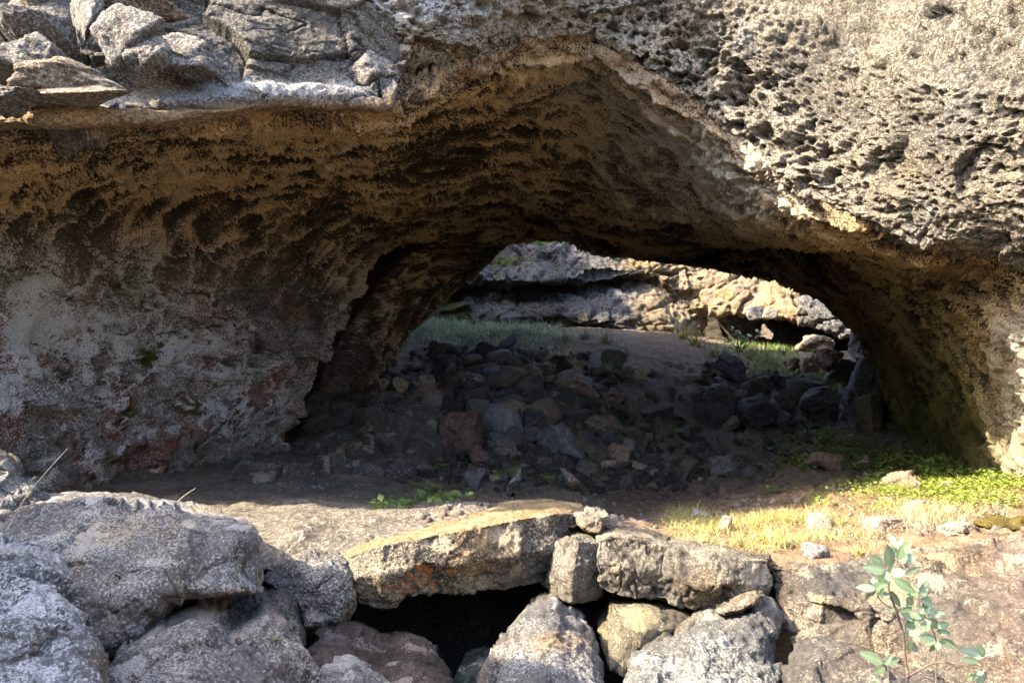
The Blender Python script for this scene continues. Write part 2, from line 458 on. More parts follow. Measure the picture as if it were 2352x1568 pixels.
# right wall: ochre crust, moss towards the ground, painted sunlight and stripes at its outer end
och = wr
spk = mixc(spk, (0.50, 0.37, 0.17), och * 0.7)
cov = cov + 0.10 * och
stripes = fbm(np.stack([u * 0.03, v * 0.002, u * 0], 1), 3, 71)
outr = sstep(2230, 2330, u + 30 * stripes) * sstep(640, 760, v)
c = mixc(c, (0.34, 0.26, 0.19), outr)
c = mixc(c, (0.40, 0.20, 0.10), outr * sstep(0.05, 0.3, stripes) * 0.8)
spk = mixc(spk, (0.55, 0.50, 0.40), outr)
cov = cov + 0.15 * outr
moss = np.clip(blob(u, v, 2200, 1010, 150, 130) * 1.2 + 0.5 * blob(u, v, 2120, 850, 90, 160), 0, 1) * (1 - outr)
c = mixc(c, (0.075, 0.080, 0.018), moss * 0.9)
spk = mixc(spk, (0.20, 0.19, 0.05), moss)
mo2 = np.clip(blob(u, v, 150, 515, 60, 40) * 1.5, 0, 1) * sstep(-0.3, 0.2, med)
c = mixc(c, (0.09, 0.085, 0.018), mo2); cov = cov * (1 - 0.8 * mo2)
for (cu, cv) in ((320, 822), (375, 800), (430, 930), (285, 958)):
    mk = np.clip(blob(u, v, cu, cv, 22, 20) * 2, 0, 1) * sstep(-0.1, 0.3, fin + crack)
    c = mixc(c, (0.06, 0.075, 0.012), mk); cov = cov * (1 - mk)
lw = np.clip(low + lich0, 0, 1)
cov = cov + 0.55 * wh1 * lw
dk = np.clip(1.0 * ck1 + 0.9 * ck2 + 0.65 * ck3, 0, 1) * (0.45 + 0.55 * lw)
c = mixc(c, (0.022, 0.019, 0.017), dk); cov = cov - 0.5 * dk
# shade of the fissure and the ceiling hollow, painted into the stone colour
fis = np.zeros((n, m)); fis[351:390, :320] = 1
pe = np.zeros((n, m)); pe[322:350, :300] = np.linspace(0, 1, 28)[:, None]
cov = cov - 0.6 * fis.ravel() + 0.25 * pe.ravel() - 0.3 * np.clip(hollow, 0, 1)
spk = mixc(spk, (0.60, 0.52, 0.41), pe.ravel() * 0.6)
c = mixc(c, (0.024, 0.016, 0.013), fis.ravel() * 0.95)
spk4 = np.concatenate([spk, np.clip(cov, 0.0, 0.95)[:, None]], 1).astype(np.float32)
fc = grid_faces(n, m)
Gd3 = Gd.reshape(n, m, 3)
CAVE = Gd3
def strip(name, j0, j1):
    V_ = Gd3[:, j0:j1 + 1].reshape(-1, 3)
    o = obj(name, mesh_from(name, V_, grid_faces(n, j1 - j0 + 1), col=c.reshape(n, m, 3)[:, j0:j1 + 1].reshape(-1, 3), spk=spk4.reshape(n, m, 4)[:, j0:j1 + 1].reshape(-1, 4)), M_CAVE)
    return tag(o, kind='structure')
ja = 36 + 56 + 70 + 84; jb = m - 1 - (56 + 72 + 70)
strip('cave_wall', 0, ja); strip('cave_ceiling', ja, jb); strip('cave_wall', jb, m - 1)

# ------------------------------------------------------------------ cliff above the mouth, right: pitted crust facing the sun
bot = [(800,50,4.85),(958,140,5.0),(1100,128,5.3),(1220,88,5.6),(1400,100,5.75),(1600,240,5.72),(1850,452,5.3),(2110,548,4.72),(2420,612,4.22),(2950,760,3.6)]
inn = [(860,-40,5.2),(985,70,5.4),(1120,80,5.7),(1240,50,6.0),(1400,70,6.2),(1585,215,6.15),(1825,430,5.75),(2090,530,5.2),(2400,600,4.7),(2920,740,4.1)]
rowsR = [inn, bot,
 [(805,20,4.75),(965,60,4.85),(1110,30,5.1),(1240,0,5.35),(1430,10,5.62),(1640,120,5.58),(1900,320,5.12),(2160,410,4.35),(2470,470,3.85),(3000,560,3.3)],
 [(850,-120,4.75),(990,-100,4.85),(1130,-90,5.05),(1270,-90,5.25),(1460,-80,5.62),(1690,-20,5.5),(1960,130,4.95),(2230,200,4.1),(2550,220,3.6),(3100,250,3.1)],
 [(900,-420,4.9),(1010,-420,5.0),(1150,-420,5.1),(1300,-420,5.2),(1500,-420,5.65),(1740,-400,5.5),(2020,-330,4.9),(2300,-280,4.0),(2650,-260,3.5),(3250,-260,3.0)],
 [(900,-760,5.2),(1010,-760,5.3),(1150,-760,5.4),(1300,-760,5.5),(1500,-760,5.8),(1740,-760,5.6),(2020,-780,5.1),(2300,-820,4.3),(2650,-900,3.8),(3250,-1000,3.3)]]
KR = knots(rowsR)
G = spline_grid(KR, [18, 90, 110, 44, 20], [30, 44, 44, 64, 72, 90, 90, 90, 40])
n, m = G.shape[:2]
N = grid_normals(G); sg = np.sign((N * (np.array([-1.5, 0.0, 1.5]) - G)).sum(2, keepdims=True)); N *= sg
p = G.reshape(-1, 3); Nf = N.reshape(-1, 3); u, v = uvof(p)
# spongy pits: strongest along the rim of the arch, finer and shallower away from it
rimd = np.repeat(np.linspace(0, 1, n), m)
w3 = np.stack([fbm(p * 3, 2, 3), fbm(p * 3 + 4, 2, 4), fbm(p * 3 + 8, 2, 5)], 1)
lace = sstep(2150, 1750, u) * sstep(0.62, 0.25, rimd)
med = fbm(p * 2.2, 4, 44); fin = fbm(p * 24, 3, 45)
pw = p * np.array([1, 1, 1.35]) + w3 * 0.05
a1 = sstep(0.05, 0.5, fbm(pw * 4.6, 3, 41))
wv = np.stack([fbm(p * 14, 2, 61), fbm(p * 14 + 4, 2, 62), fbm(p * 14 + 8, 2, 63)], 1)
def pores(sc, seed, keepfrac):
    f_, g_, id_ = voronoi(pw * sc + wv * 0.35, seed)
    rad = 0.25 + 0.45 * ((id_ * 7.3) % 1)
    return sstep(rad, rad * 0.35, f_) * (id_ < keepfrac)
a2 = pores(7.0, 42, 0.75); a3 = pores(15, 43, 0.7); a4 = pores(33, 44, 0.6)
bed = ridged(p * np.array([1.0, 1.0, 4.5]) + w3 * 0.4, 3, 46)
ft, fe = facets(p * 2.4 + w3 * 0.3, 49)
disp = 0.07 * med + 0.07 * ft - 0.10 * lace * a1 - (0.03 + 0.11 * lace) * a2 - (0.03 + 0.04 * lace) * a3 - 0.022 * a4 + 0.016 * fin + 0.02 * bed * sstep(1900, 2250, u)
p2 = p + Nf * disp[:, None]
c = np.tile(np.array([0.085, 0.078, 0.070], np.float32), (len(p), 1))
c = mixc(c, (0.065, 0.063, 0.065), sstep(-0.1, 0.5, fbm(p * 1.3, 3, 48)) * 0.7)
c = mixc(c, (0.14, 0.085, 0.045), sstep(1500, 900, u) * 0.7)
spk = np.tile(np.array([0.27, 0.24, 0.19], np.float32), (len(p), 1))
spk = mixc(spk, (0.25, 0.25, 0.26), sstep(0.0, 0.5, fbm(p * 1.6, 3, 49)))
spk = mixc(spk, (0.28, 0.20, 0.10), sstep(0.2, 0.6, fbm(p * 0.9 + 3, 3, 50)) * 0.8)
crw = sstep(1560, 1350, u) * sstep(120, 40, v + 40 * med); spk = mixc(spk, (0.40, 0.41, 0.44), crw)
spk = mixc(spk, (0.40, 0.36, 0.29), lace * 0.7)
cov = 0.46 + 0.25 * med + 0.25 * fin + 0.16 * crw + 0.08 * lace
o = obj('cliff_face', mesh_from('cliff_face', p2, grid_faces(n, m), col=c, spk=np.concatenate([spk, np.clip(cov, 0.05, 0.95)[:, None]], 1)), M_CLIFF)
tag(o, kind='structure'); CLIFF_R = o

# ------------------------------------------------------------------ cliff above the mouth, left: layered and jointed
rowsL = [
 [(-1000,600,3.1),(-560,330,3.3),(-150,285,3.55),(330,285,4.2),(640,250,4.7),(890,250,5.1),(985,200,5.4)],
 [(-1050,620,2.75),(-560,350,2.9),(-150,295,3.12),(140,290,3.45),(400,285,3.85),(640,250,4.25),(900,255,4.62)] ,
]
rowsL[0] = [(-1000,600,4.8),(-560,330,4.3),(-150,285,3.85),(140,275,3.8),(400,262,4.2),(640,232,4.6),(900,236,5.0)]
rowsL[1] = [(-1050,620,4.5),(-560,350,4.0),(-150,295,3.58),(140,290,3.44),(400,285,3.80),(640,250,4.22),(900,255,4.60)]
rowsL += [
 [(-1050,560,4.52),(-560,300,3.96),(-150,240,3.57),(140,240,3.42),(400,225,3.81),(640,200,4.22),(905,215,4.60)],
 [(-1050,520,4.72),(-560,265,4.18),(-150,215,3.80),(140,215,3.63),(400,200,4.01),(640,188,4.38),(908,200,4.74)],
 [(-1050,300,5.00),(-560,120,4.44),(-150,90,4.08),(140,90,3.91),(420,80,4.21),(660,80,4.48),(940,80,4.85)],
 [(-1050,-100,5.35),(-560,-100,4.80),(-150,-100,4.45),(140,-100,4.28),(420,-100,4.45),(660,-100,4.56),(940,-100,4.90)],
 [(-1050,-700,6.15),(-560,-720,5.60),(-150,-740,5.30),(140,-740,5.13),(420,-740,5.00),(660,-740,4.82),(940,-740,5.10)]]
KL = knots(rowsL)
G = spline_grid(KL, [16, 26, 14, 60, 60, 16], [20, 40, 90, 90, 90, 90])
n, m = G.shape[:2]
N = grid_normals(G); sg = np.sign((N * (np.array([0.0, 0.0, 1.75]) - G)).sum(2, keepdims=True)); N *= sg
p = G.reshape(-1, 3); Nf = N.reshape(-1, 3); u, v = uvof(p)
w3 = np.stack([fbm(p * 2, 2, 3), fbm(p * 2 + 4, 2, 4), fbm(p * 2 + 8, 2, 5)], 1)
f1, f2, ci = voronoi(p * np.array([1.0, 1.0, 3.2]) + w3 * 0.12 + 3.3, 71)
ckl = crackle(p, 1.5, 85, 0.02, (1, 1, 2.4)); ckm = crackle(p, 5, 86, 0.035, (1, 1, 1.8))
h1, h2, ci2 = voronoi(p * np.array([2.6, 2.6, 6.5]) + w3 * 0.3, 73)
up = sstep(255, 215, v)
jo = np.exp(-(f2 - f1) / 0.022); jo2 = np.exp(-(h2 - h1) / 0.03)
lf = sstep(520, 200, u)
ft, fe = facets(p * np.array([1.7, 1.7, 2.6]) + w3 * 0.1, 79); ft2, fe2 = facets(p * np.array([4, 4, 6.5]), 80)
disp = up * ((0.10 + 0.26 * lf) * ft + (0.03 + 0.03 * lf) * ft2 - 0.03 * np.exp(-fe / 0.02) - 0.03 * ckl) + 0.05 * fbm(p * 1.4, 3, 74) + 0.02 * fbm(p * 7, 3, 75) + 0.008 * fbm(p * 28, 2, 76)
p2 = p + Nf * disp[:, None]
c = np.tile(np.array([0.070, 0.064, 0.058], np.float32), (len(p), 1))
c = mixc(c, (0.055, 0.055, 0.06), sstep(0, 0.5, fbm(p * 1.5, 3, 77)))
c = mixc(c, (0.17, 0.115, 0.065), (1 - up) * 0.85)
spk = np.tile(np.array([0.20, 0.185, 0.16], np.float32), (len(p), 1))
spk = mixc(spk, (0.36, 0.235, 0.11), (1 - up) * 0.85)
spk = mixc(spk, (0.36, 0.36, 0.37), blob(u, v, 600, 205, 420, 18) * 0.9)
c = mixc(c, (0.015, 0.014, 0.013), np.clip(ckl + 0.7 * ckm, 0, 1) * up)
cov = 0.42 - 0.4 * np.clip(ckl + 0.6 * ckm, 0, 1) * up + 0.25 * fbm(p * 2.6, 3, 78) + 0.35 * blob(u, v, 600, 205, 420, 18) + 0.22 * sstep(400, 200, u)
o = obj('cliff_face', mesh_from('cliff_face', p2, grid_faces(n, m), col=c, spk=np.concatenate([spk, np.clip(cov, 0.05, 0.95)[:, None]], 1)), M_CLIFF)
tag(o, kind='structure'); CLIFF_L = o

# roof of the cave: the plain above, from cliff top to the far skylight
front = [KL[-1][i] for i in range(7)] + [KR[-1][i] for i in range(10)]
xs = np.array([q[0] for q in front]); ys = np.array([q[1] for q in front]); zs = np.array([q[2] for q in front])
k = 20
G = np.zeros((k, len(front), 3))
for i in range(k):
    t = i / (k - 1)
    G[i, :, 0] = lerp(xs, np.linspace(-9.5, 12, len(front)), t ** 0.7); G[i, :, 1] = lerp(ys + 0.0, 14.5, t)
    G[i, :, 2] = lerp(zs - 0.05, 5.75, min(1, t * 3))
p = G.reshape(-1, 3)
p[:, 2] += 0.12 * fbm(p * 0.8, 3, 90)
gc = mixc(np.tile(np.array([0.10, 0.085, 0.06], np.float32), (len(p), 1)), (0.09, 0.10, 0.04), sstep(-0.2, 0.4, fbm(p * 0.6, 3, 91)))
o = obj('hillside', mesh_from('hillside', p, grid_faces(k, len(front)), col=gc, spk=np.array([0.3, 0.27, 0.2, 0.3])), M_SOIL)
tag(o, kind='structure')
# far lip of the roof down to the back of the vault
kb = K[-1]
G = np.stack([kb + np.array([0, -0.05, 0]), np.stack([np.linspace(-9.5, 12, 15), np.full(15, 14.5), np.full(15, 5.75)], 1)])
G = spline_grid(G, [12], [4] * 14); n, m = G.shape[:2]; p = G.reshape(-1, 3)
p[:, 1] += 0.15 * fbm(p * 1.5, 3, 92)
o = obj('cliff_face', mesh_from('cliff_face', p, grid_faces(n, m), col=np.array([0.12, 0.11, 0.1]), spk=np.array([0.35, 0.33, 0.3, 0.4])), M_FAR)
tag(o, kind='structure')

# ------------------------------------------------------------------ rear cliff beyond the far end
rl = [
 [(600,385,18.5),(800,385,18.4),(950,385,18.2),(1110,385,18),(1250,385,18),(1430,385,18.2),(1560,385,18.4),(1640,385,18.6)],
 [(600,520,17.8),(800,520,17.7),(950,530,17.5),(1110,540,17.4),(1250,530,17.4),(1430,560,17.8),(1560,560,18),(1640,560,18.1)],
 [(600,610,17.0),(800,612,16.9),(950,616,16.7),(1110,618,16.6),(1250,626,16.6),(1430,615,17.2),(1560,610,17.8),(1640,610,17.9)],
 [(600,640,16.9),(800,645,16.8),(950,648,16.6),(1110,650,16.5),(1250,648,16.5),(1430,628,17.1),(1560,640,17.8),(1640,640,17.9)],
 [(600,652,17.3),(800,658,17.3),(950,660,17.2),(1110,652,17.0),(1250,646,17.3),(1430,640,17.6),(1560,660,17.7),(1640,660,17.8)],
 [(600,690,17.1),(800,690,17.0),(950,690,16.9),(1110,690,16.6),(1250,672,16.9),(1430,668,17.2),(1560,690,17.6),(1640,700,17.8)],
 [(600,740,16.6),(800,740,16.5),(950,740,16.4),(1110,740,16.0),(1250,735,16.1),(1430,740,16.2),(1560,745,17.2),(1625,740,17.8)],
 [(600,830,17.0),(800,830,16.9),(950,830,16.8),(1110,830,16.8),(1250,830,17),(1430,830,16.9),(1560,830,17.0),(1620,830,18.2)]]
G = spline_grid(knots(rl), [16, 36, 14, 14, 30, 40, 30], [10, 24, 40, 40, 44, 36, 20]); n, m = G.shape[:2]
def rough(G, seed, amp=1.0, cam_side=(0.5, 8, 2.5)):
    N = grid_normals(G); sg = np.sign((N * (np.array(cam_side) - G)).sum(2, keepdims=True)); N *= sg
    p = G.reshape(-1, 3); Nf = N.reshape(-1, 3)
    f1, f2, ci = voronoi(p * np.array([1.2, 1.2, 1.8]) + fbm(p, 2, seed)[:, None] * 0.5, seed + 1)
    h1, h2, c2 = voronoi(p * 5, seed + 2)
    ft, fe = facets(p * np.array([0.9, 0.9, 1.3]), seed + 9)
    d = -0.06 * crackle(p, 0.9, seed + 20, 0.03, (1, 1, 2.2)) + 0.16 * fbm(p * 0.8, 3, seed + 3) + 0.16 * ft + 0.06 * (ci - 0.5) - 0.08 * np.exp(-(f2 - f1) / 0.05) + 0.06 * fbm(p * 4, 3, seed + 4) - 0.05 * sstep(0.5, 0.15, h1) + 0.03 * fbm(p * 12, 2, seed + 5)
    return p + Nf * (amp * d)[:, None]
p = G.reshape(-1, 3); u, v = uvof(p)
p2 = rough(G, 101)
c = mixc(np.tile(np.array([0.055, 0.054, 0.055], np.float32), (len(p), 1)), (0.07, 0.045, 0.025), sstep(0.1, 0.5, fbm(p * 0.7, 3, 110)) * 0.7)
c = mixc(c, (0.19, 0.145, 0.095), sstep(1420, 1500, u))  # sun strip painted in: warmer, paler stone from its left edge on
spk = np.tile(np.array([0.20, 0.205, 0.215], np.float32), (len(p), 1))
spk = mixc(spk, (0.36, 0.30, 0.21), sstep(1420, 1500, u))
spk = mixc(spk, (0.50, 0.30, 0.08), blob(u, v, 1470, 605, 50, 20))
mo = np.clip(blob(u, v, 1160, 592, 70, 12) + blob(u, v, 1030, 690, 40, 40) + 0.8 * blob(u, v, 1050, 730, 60, 25), 0, 1)
c = mixc(c, (0.045, 0.05, 0.012), mo); spk = mixc(spk, (0.075, 0.08, 0.025), mo)
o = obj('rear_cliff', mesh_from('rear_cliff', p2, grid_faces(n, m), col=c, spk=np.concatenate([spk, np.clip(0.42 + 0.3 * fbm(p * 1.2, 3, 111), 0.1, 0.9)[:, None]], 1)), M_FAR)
tag(o, kind='structure')
rr = [
 [(1560,385,18.5),(1700,385,18.4),(1850,385,18.2),(2000,385,18),(2200,385,17.6)],
 [(1560,520,18.1),(1700,530,18.0),(1850,560,17.6),(2000,600,17.2),(2200,600,16.8)],
 [(1560,650,17.75),(1700,655,17.5),(1850,670,17.1),(1960,700,16.8),(2200,700,16.4)],
 [(1560,700,17.65),(1700,708,17.3),(1830,722,16.9),(1940,755,16.6),(2200,760,16.2)],
 [(1580,716,17.8),(1700,722,17.6),(1830,735,17.2),(1945,772,16.9),(2200,780,16.5)],
 [(1600,700,19.6),(1720,700,19.6),(1840,712,19.4),(1960,745,19.2),(2200,750,19)],
 [(1600,680,22),(1720,680,22),(1840,690,22),(1960,720,22),(2200,720,22)]]
G = spline_grid(knots(rr), [16, 50, 34, 10, 14, 8], [50, 50, 44, 24]); n, m = G.shape[:2]
p = G.reshape(-1, 3); u, v = uvof(p)
p2 = rough(G, 121, 0.8)
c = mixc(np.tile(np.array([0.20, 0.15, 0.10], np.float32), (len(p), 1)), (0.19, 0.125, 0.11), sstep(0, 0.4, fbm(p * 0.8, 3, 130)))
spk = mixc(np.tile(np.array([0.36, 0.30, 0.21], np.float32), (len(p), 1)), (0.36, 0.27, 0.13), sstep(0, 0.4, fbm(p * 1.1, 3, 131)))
gr = sstep(1810, 1850, u)  # painted sunlight stops here, shaded grey beyond
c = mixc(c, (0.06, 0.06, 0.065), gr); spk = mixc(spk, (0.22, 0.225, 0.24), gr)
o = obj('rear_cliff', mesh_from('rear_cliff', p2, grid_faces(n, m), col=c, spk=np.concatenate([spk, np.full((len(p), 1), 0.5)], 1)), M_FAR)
tag(o, kind='structure')
# back of the low hollow under the rear cliff, pierced by a small window to daylight
G = spline_grid(knots([[(1540,660,21.5),(1720,660,21.8),(1860,670,21.6),(2200,680,21)], [(1540,860,21),(1720,860,21.2),(1860,860,21),(2200,880,20.5)]]), [44], [40, 50, 40]); n, m = G.shape[:2]
p = G.reshape(-1, 3); u, v = uvof(p)
hole = ((v - 746) / 30 > np.abs(u - 1752 - (v - 746) * 0.4) / 17) & (v > 746) & (v < 772 + 4 * np.sin(u * 0.2))
fc = grid_faces(n, m); fc = fc[~hole[fc].any(1)]
p2 = rough(G, 141, 0.5)
o = obj('rear_cliff', mesh_from('rear_cliff', p2, fc, col=np.array([0.07, 0.06, 0.05]), spk=np.array([0.2, 0.18, 0.15, 0.3])), M_FAR)
tag(o, kind='structure')
# sunny bank seen through that window
G = spline_grid(knots([[(1600,560,27.5),(1760,560,27.8),(1950,560,27.5)], [(1600,760,26.5),(1760,760,26.6),(1950,770,26.4)], [(1600,880,23),(1760,880,23),(1950,880,23)]]), [30, 20], [30, 30]); n, m = G.shape[:2]
p2 = rough(G, 151, 0.8)
o = obj('far_bank', mesh_from('far_bank', p2, grid_faces(n, m), col=np.array([0.10, 0.068, 0.036]), spk=np.array([0.16, 0.115, 0.065, 0.5])), M_FAR)
tag(o, kind='structure')
# side walls of the far pit, the left one raised to shade the rear cliff
def sidewall(x0, x1, y0, y1, zt, seed):
    G = np.zeros((30, 50, 3))
    for i in range(30):
        for j in range(50):
            a = j / 49; b = i / 29
            G[i, j] = (lerp(x0, x1, a) , lerp(y0, y1, a), lerp(-0.5, zt, b))
    p2 = rough(G, seed, 1.2, (0.5, 16, 2))
    o = obj('cliff_face', mesh_from('cliff_face', p2, grid_faces(30, 50), col=np.array([0.13, 0.12, 0.11]), spk=np.array([0.36, 0.35, 0.33, 0.4])), M_FAR)
    tag(o, kind='structure')
sidewall(-5.2, -3.6, 13.6, 18.6, 9.2, 161)  # added out of view, this tall to keep sun off the rear cliff
sidewall(8.5, 10.0, 13.3, 18.2, 5.5, 171)

# ------------------------------------------------------------------ cave floor
fl = [(700,1230,3.62),(900,1192,3.95),(1100,1165,4.25),(640,1215,3.8),(1000,1172,4.4),(1300,1160,4.5),
 (60,1180,4.2),(250,1150,5.2),(430,1150,5.4),(700,1150,5.9),(1000,1155,6.1),(900,1075,7.8),(600,1110,6.8),(760,1060,8.2),(700,1040,9),
 (1400,1130,8.0),(1420,1195,6.4),(1300,1150,6.6),(1200,1110,7.6),(1000,1100,7.6),(1500,1060,9.5),(1400,990,11),(1650,990,11.5),(1800,1000,11.3),(1900,1040,9.8),(2080,1070,8.3),(2250,1085,7.5),(1700,1100,8.2),(1600,1150,7.2),
 (1500,1205,5.3),(1650,1215,4.6),(1850,1135,6.0),(2100,1112,6.4),(2352,1085,7.0),(1560,1245,4.0),(1750,1268,3.7),(2000,1250,3.85),(2200,1225,4.0),(2352,1205,4.1),(2600,1100,6),(1480,1230,4.2),(2050,1170,5.0),(2300,1150,5.0),(2000,1308,3.5),(2200,1272,3.55),(1750,1312,3.5),(1500,1258,3.65),(1640,1292,3.5),(800,1284,3.5),(1000,1248,3.62),(1200,1208,3.8),(700,1300,3.55),
 (850,900,11.3),(1000,890,11.6),(1100,800,13.8),(1000,762,15),(950,745,16),(1100,748,16),(1200,752,16),(1300,790,14),(1400,770,15),(1530,765,16),(1450,850,12.8),(1600,830,14),(1700,800,16),(1800,840,15),(1850,875,13.8),(1700,880,13),(1900,905,12.8),(2000,800,16),(1500,930,11.6),(1250,880,12),(1350,930,11.3),(1150,960,10.4),(1250,1020,9.3),(1000,1010,9.5),(880,980,10),(1980,980,11.5),
 (1200,740,18.5),(1600,775,18.5),(1750,800,19),(1850,830,18),(900,735,18),(1750,790,21),(2100,850,15)]
pts = np.array([P(*q) for q in fl])
ex = np.array([(-6, 6, 0.6), (-6, 12, 1.2), (-6, 17, 2.0), (8, 6, .8), (9, 12, .5), (9, 18, 1.2), (-5, 23, 1.6), (3, 23, 1.2), (9, 23, 1.2), (-4, 3.4, .9), (5, 3.2, .9)])
pts = np.concatenate([pts, ex])
HF = RBF(pts[:, :2], pts[:, 2], smooth=0.02)
def floor_z(xy):
    xy = np.atleast_2d(xy)
    return HF(xy) + 0.05 * fbm(np.concatenate([xy * 1.3, np.zeros((len(xy), 1))], 1), 3, 201)
def floor_hit(uu, vv, d0=3.3, d1=20):
    ds = np.linspace(d0, d1, 500)
    q = np.array([P(uu, vv, d) for d in ds])
    zf = floor_z(q[:, :2])
    k = np.argmax(q[:, 2] <= zf)
    if q[k, 2] > zf[k]: k = len(ds) - 1
    return np.array([q[k, 0], q[k, 1], zf[k]])
# polar-ish grid: fine near the mouth, coarser far away
nd, na = 430, 560
dd = 3.3 * (24 / 3.3) ** np.linspace(0, 1, nd)
aa = np.linspace(-0.86, 0.86, na)
D, A = np.meshgrid(dd, aa, indexing='ij')
X = (A * D); Y = D
xy = np.stack([X.ravel(), Y.ravel()], 1)
z0 = HF(xy)
p3 = np.concatenate([xy, z0[:, None]], 1)
pn = np.concatenate([xy, np.zeros((len(xy), 1))], 1)
u, v = uvof(p3)
rub = np.clip(blob(u, v, 1150, 930, 260, 110) + blob(u, v, 1750, 900, 200, 60) + 0.6 * blob(u, v, 1500, 1050, 300, 70), 0, 1)
bedr = np.clip(blob(u, v, 620, 1110, 300, 60) + blob(u, v, 900, 1000, 90, 80), 0, 1)
f1, f2, ci = voronoi(pn * 2.6 + fbm(pn * 2, 2, 210)[:, None] * 0.4, 211)
h1, h2, c2 = voronoi(pn * 6 + fbm(pn * 3, 2, 212)[:, None] * 0.4, 213)
z = z0 + 0.05 * fbm(pn * 1.3, 3, 201) + 0.022 * fbm(pn * 6, 3, 214) + 0.006 * fbm(pn * 28, 2, 215)
ftf, fef = facets(pn * np.array([2.2, 2.2, 1]) + fbm(pn * 2, 2, 217)[:, None] * 0.3, 218); ftg, feg = facets(pn * np.array([6, 6, 1]), 219)
z += (0.05 + 0.30 * rub) * ftf * sstep(4.5, 6.5, xy[:, 1]) + (0.012 + 0.09 * rub) * ftg + 0.03 * lit * fbm(pn * 9, 3, 225) * 1.0 if False else (0.03 + 0.30 * rub) * ftf * sstep(4.5, 6.5, xy[:, 1]) + (0.012 + 0.09 * rub) * ftg + bedr * (0.10 * ridged(pn * np.array([0.8, 1.6, 1]), 3, 216) - 0.03 * np.exp(-(f2 - f1) / 0.03))
ybound = np.interp(xy[:, 0], [-6, -2.2, -1.2, -0.72, -0.3, 0.05, 0.33, 0.6, 1.0, 2, 4], [3.4, 3.35, 3.42, 3.47, 3.6, 3.8, 3.9, 3.62, 3.5, 3.42, 3.38])
keep = xy[:, 1] >= ybound
c = mixc(np.tile(np.array([0.105, 0.078, 0.058], np.float32), (len(xy), 1)), (0.165, 0.125, 0.095), sstep(-0.1, 0.5, fbm(pn * 1.5, 4, 220)))
c = mixc(c, (0.085, 0.078, 0.072), np.clip(bedr + 0.7 * rub, 0, 1) * 0.8)
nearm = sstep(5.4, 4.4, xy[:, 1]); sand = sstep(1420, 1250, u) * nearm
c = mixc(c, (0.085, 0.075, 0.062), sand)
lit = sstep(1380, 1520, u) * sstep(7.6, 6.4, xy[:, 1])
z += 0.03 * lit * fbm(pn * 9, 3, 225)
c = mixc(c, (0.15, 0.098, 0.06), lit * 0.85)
path = blob(u, v, 1560, 850, 130, 90); c = mixc(c, (0.11, 0.075, 0.055), path * 0.8)
path2 = blob(u, v, 1480, 1130, 170, 40); c = mixc(c, (0.075, 0.05, 0.038), path2)
spk = mixc(np.tile(np.array([0.20, 0.18, 0.155], np.float32), (len(xy), 1)), (0.22, 0.195, 0.165), np.clip(sand + bedr * 0.6, 0, 1))
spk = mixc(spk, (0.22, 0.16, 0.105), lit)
cov = 0.22 + 0.2 * fbm(pn * 3, 3, 221) + 0.2 * sand + 0.12 * bedr
gm = np.clip(blob(u, v, 1790, 850, 130, 40) + blob(u, v, 1090, 765, 170, 28) + 0.7 * blob(u, v, 1950, 1060, 200, 40), 0, 1)
c = mixc(c, (0.055, 0.075, 0.025), gm * 0.8)
P3 = np.concatenate([xy, z[:, None]], 1); xy_floor = xy; nd_f, na_f = nd, na
fc = grid_faces(nd, na); fc = fc[keep[fc].all(1)]
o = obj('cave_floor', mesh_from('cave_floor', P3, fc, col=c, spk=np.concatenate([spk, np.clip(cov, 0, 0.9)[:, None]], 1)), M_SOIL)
tag(o, kind='structure')

# ------------------------------------------------------------------ ground round about: the pit, its banks, the plain
gx = np.concatenate([np.linspace(-300, -14, 16)[:-1], np.linspace(-14, 16, 170), np.linspace(16, 300, 16)[1:]])
gy = np.concatenate([np.linspace(-300, -12, 16)[:-1], np.linspace(-12, 32, 220), np.linspace(32, 300, 16)[1:]])
X, Y = np.meshgrid(gx, gy); xy = np.stack([X.ravel(), Y.ravel()], 1)
pn = np.concatenate([xy, np.zeros((len(xy), 1))], 1)
wob = 0.35 * fbm(pn * 0.6, 3, 231)
x_, y_ = xy[:, 0], xy[:, 1]
lb = np.interp(y_, [-12, 0, 2.7, 4, 8, 13, 20, 26], [-2.8, -2.85, -2.9, -5.6, -6.5, -6.0, -4.5, -3])
rb = np.interp(y_, [-12, 0, 3, 5, 9, 14, 20, 26], [6, 6, 5.5, 5.6, 7.5, 9, 10, 9])
flr = np.interp(y_, [-12, -4, 0, 1.5, 2.6, 3.2, 5, 7, 12, 16, 22], [0.6, 0.3, 0.15, 0.1, -0.1, -0.55, -0.55, -0.4, -0.2, 0.3, 0.6])
lift = np.interp(y_, [-1, 0.4, 1.2, 2.0, 2.8, 3.3, 3.6], [0.1, 0.4, 0.95, 0.75, 0.58, 0.45, -0.5])
flr = lerp(flr, np.maximum(flr, lift), sstep(-0.45, -0.95, x_))
flr = lerp(flr, np.maximum(flr, np.interp(y_, [0, 1.5, 2.7, 3.0, 3.2], [0.15, 0.3, 0.3, 0.0, -0.5])), sstep(-0.1, 0.2, x_))
tl = np.interp(y_, [-12, -2, 0, 0.9, 1.5, 2.1, 2.24, 2.34, 2.85, 4, 30], [5.2, 5.0, 4.9, 4.3, 3.9, 3.75, 3.6, 1.9, 1.9, 5.4, 5.6])  # left bank, out of view, shaped to shade the foreground boulders
outl = sstep(0, 0.9, lb - x_ + wob); outr = sstep(0, 1.2, x_ - rb + wob)
far = np.maximum(sstep(24, 26, y_), sstep(-9, -12, y_))
z = lerp(flr, tl, outl); z = lerp(z, 5.6, sstep(3.6, 7.0, lb - x_)); z = lerp(z, 5.3, outr); z = lerp(z, 5.6, far)
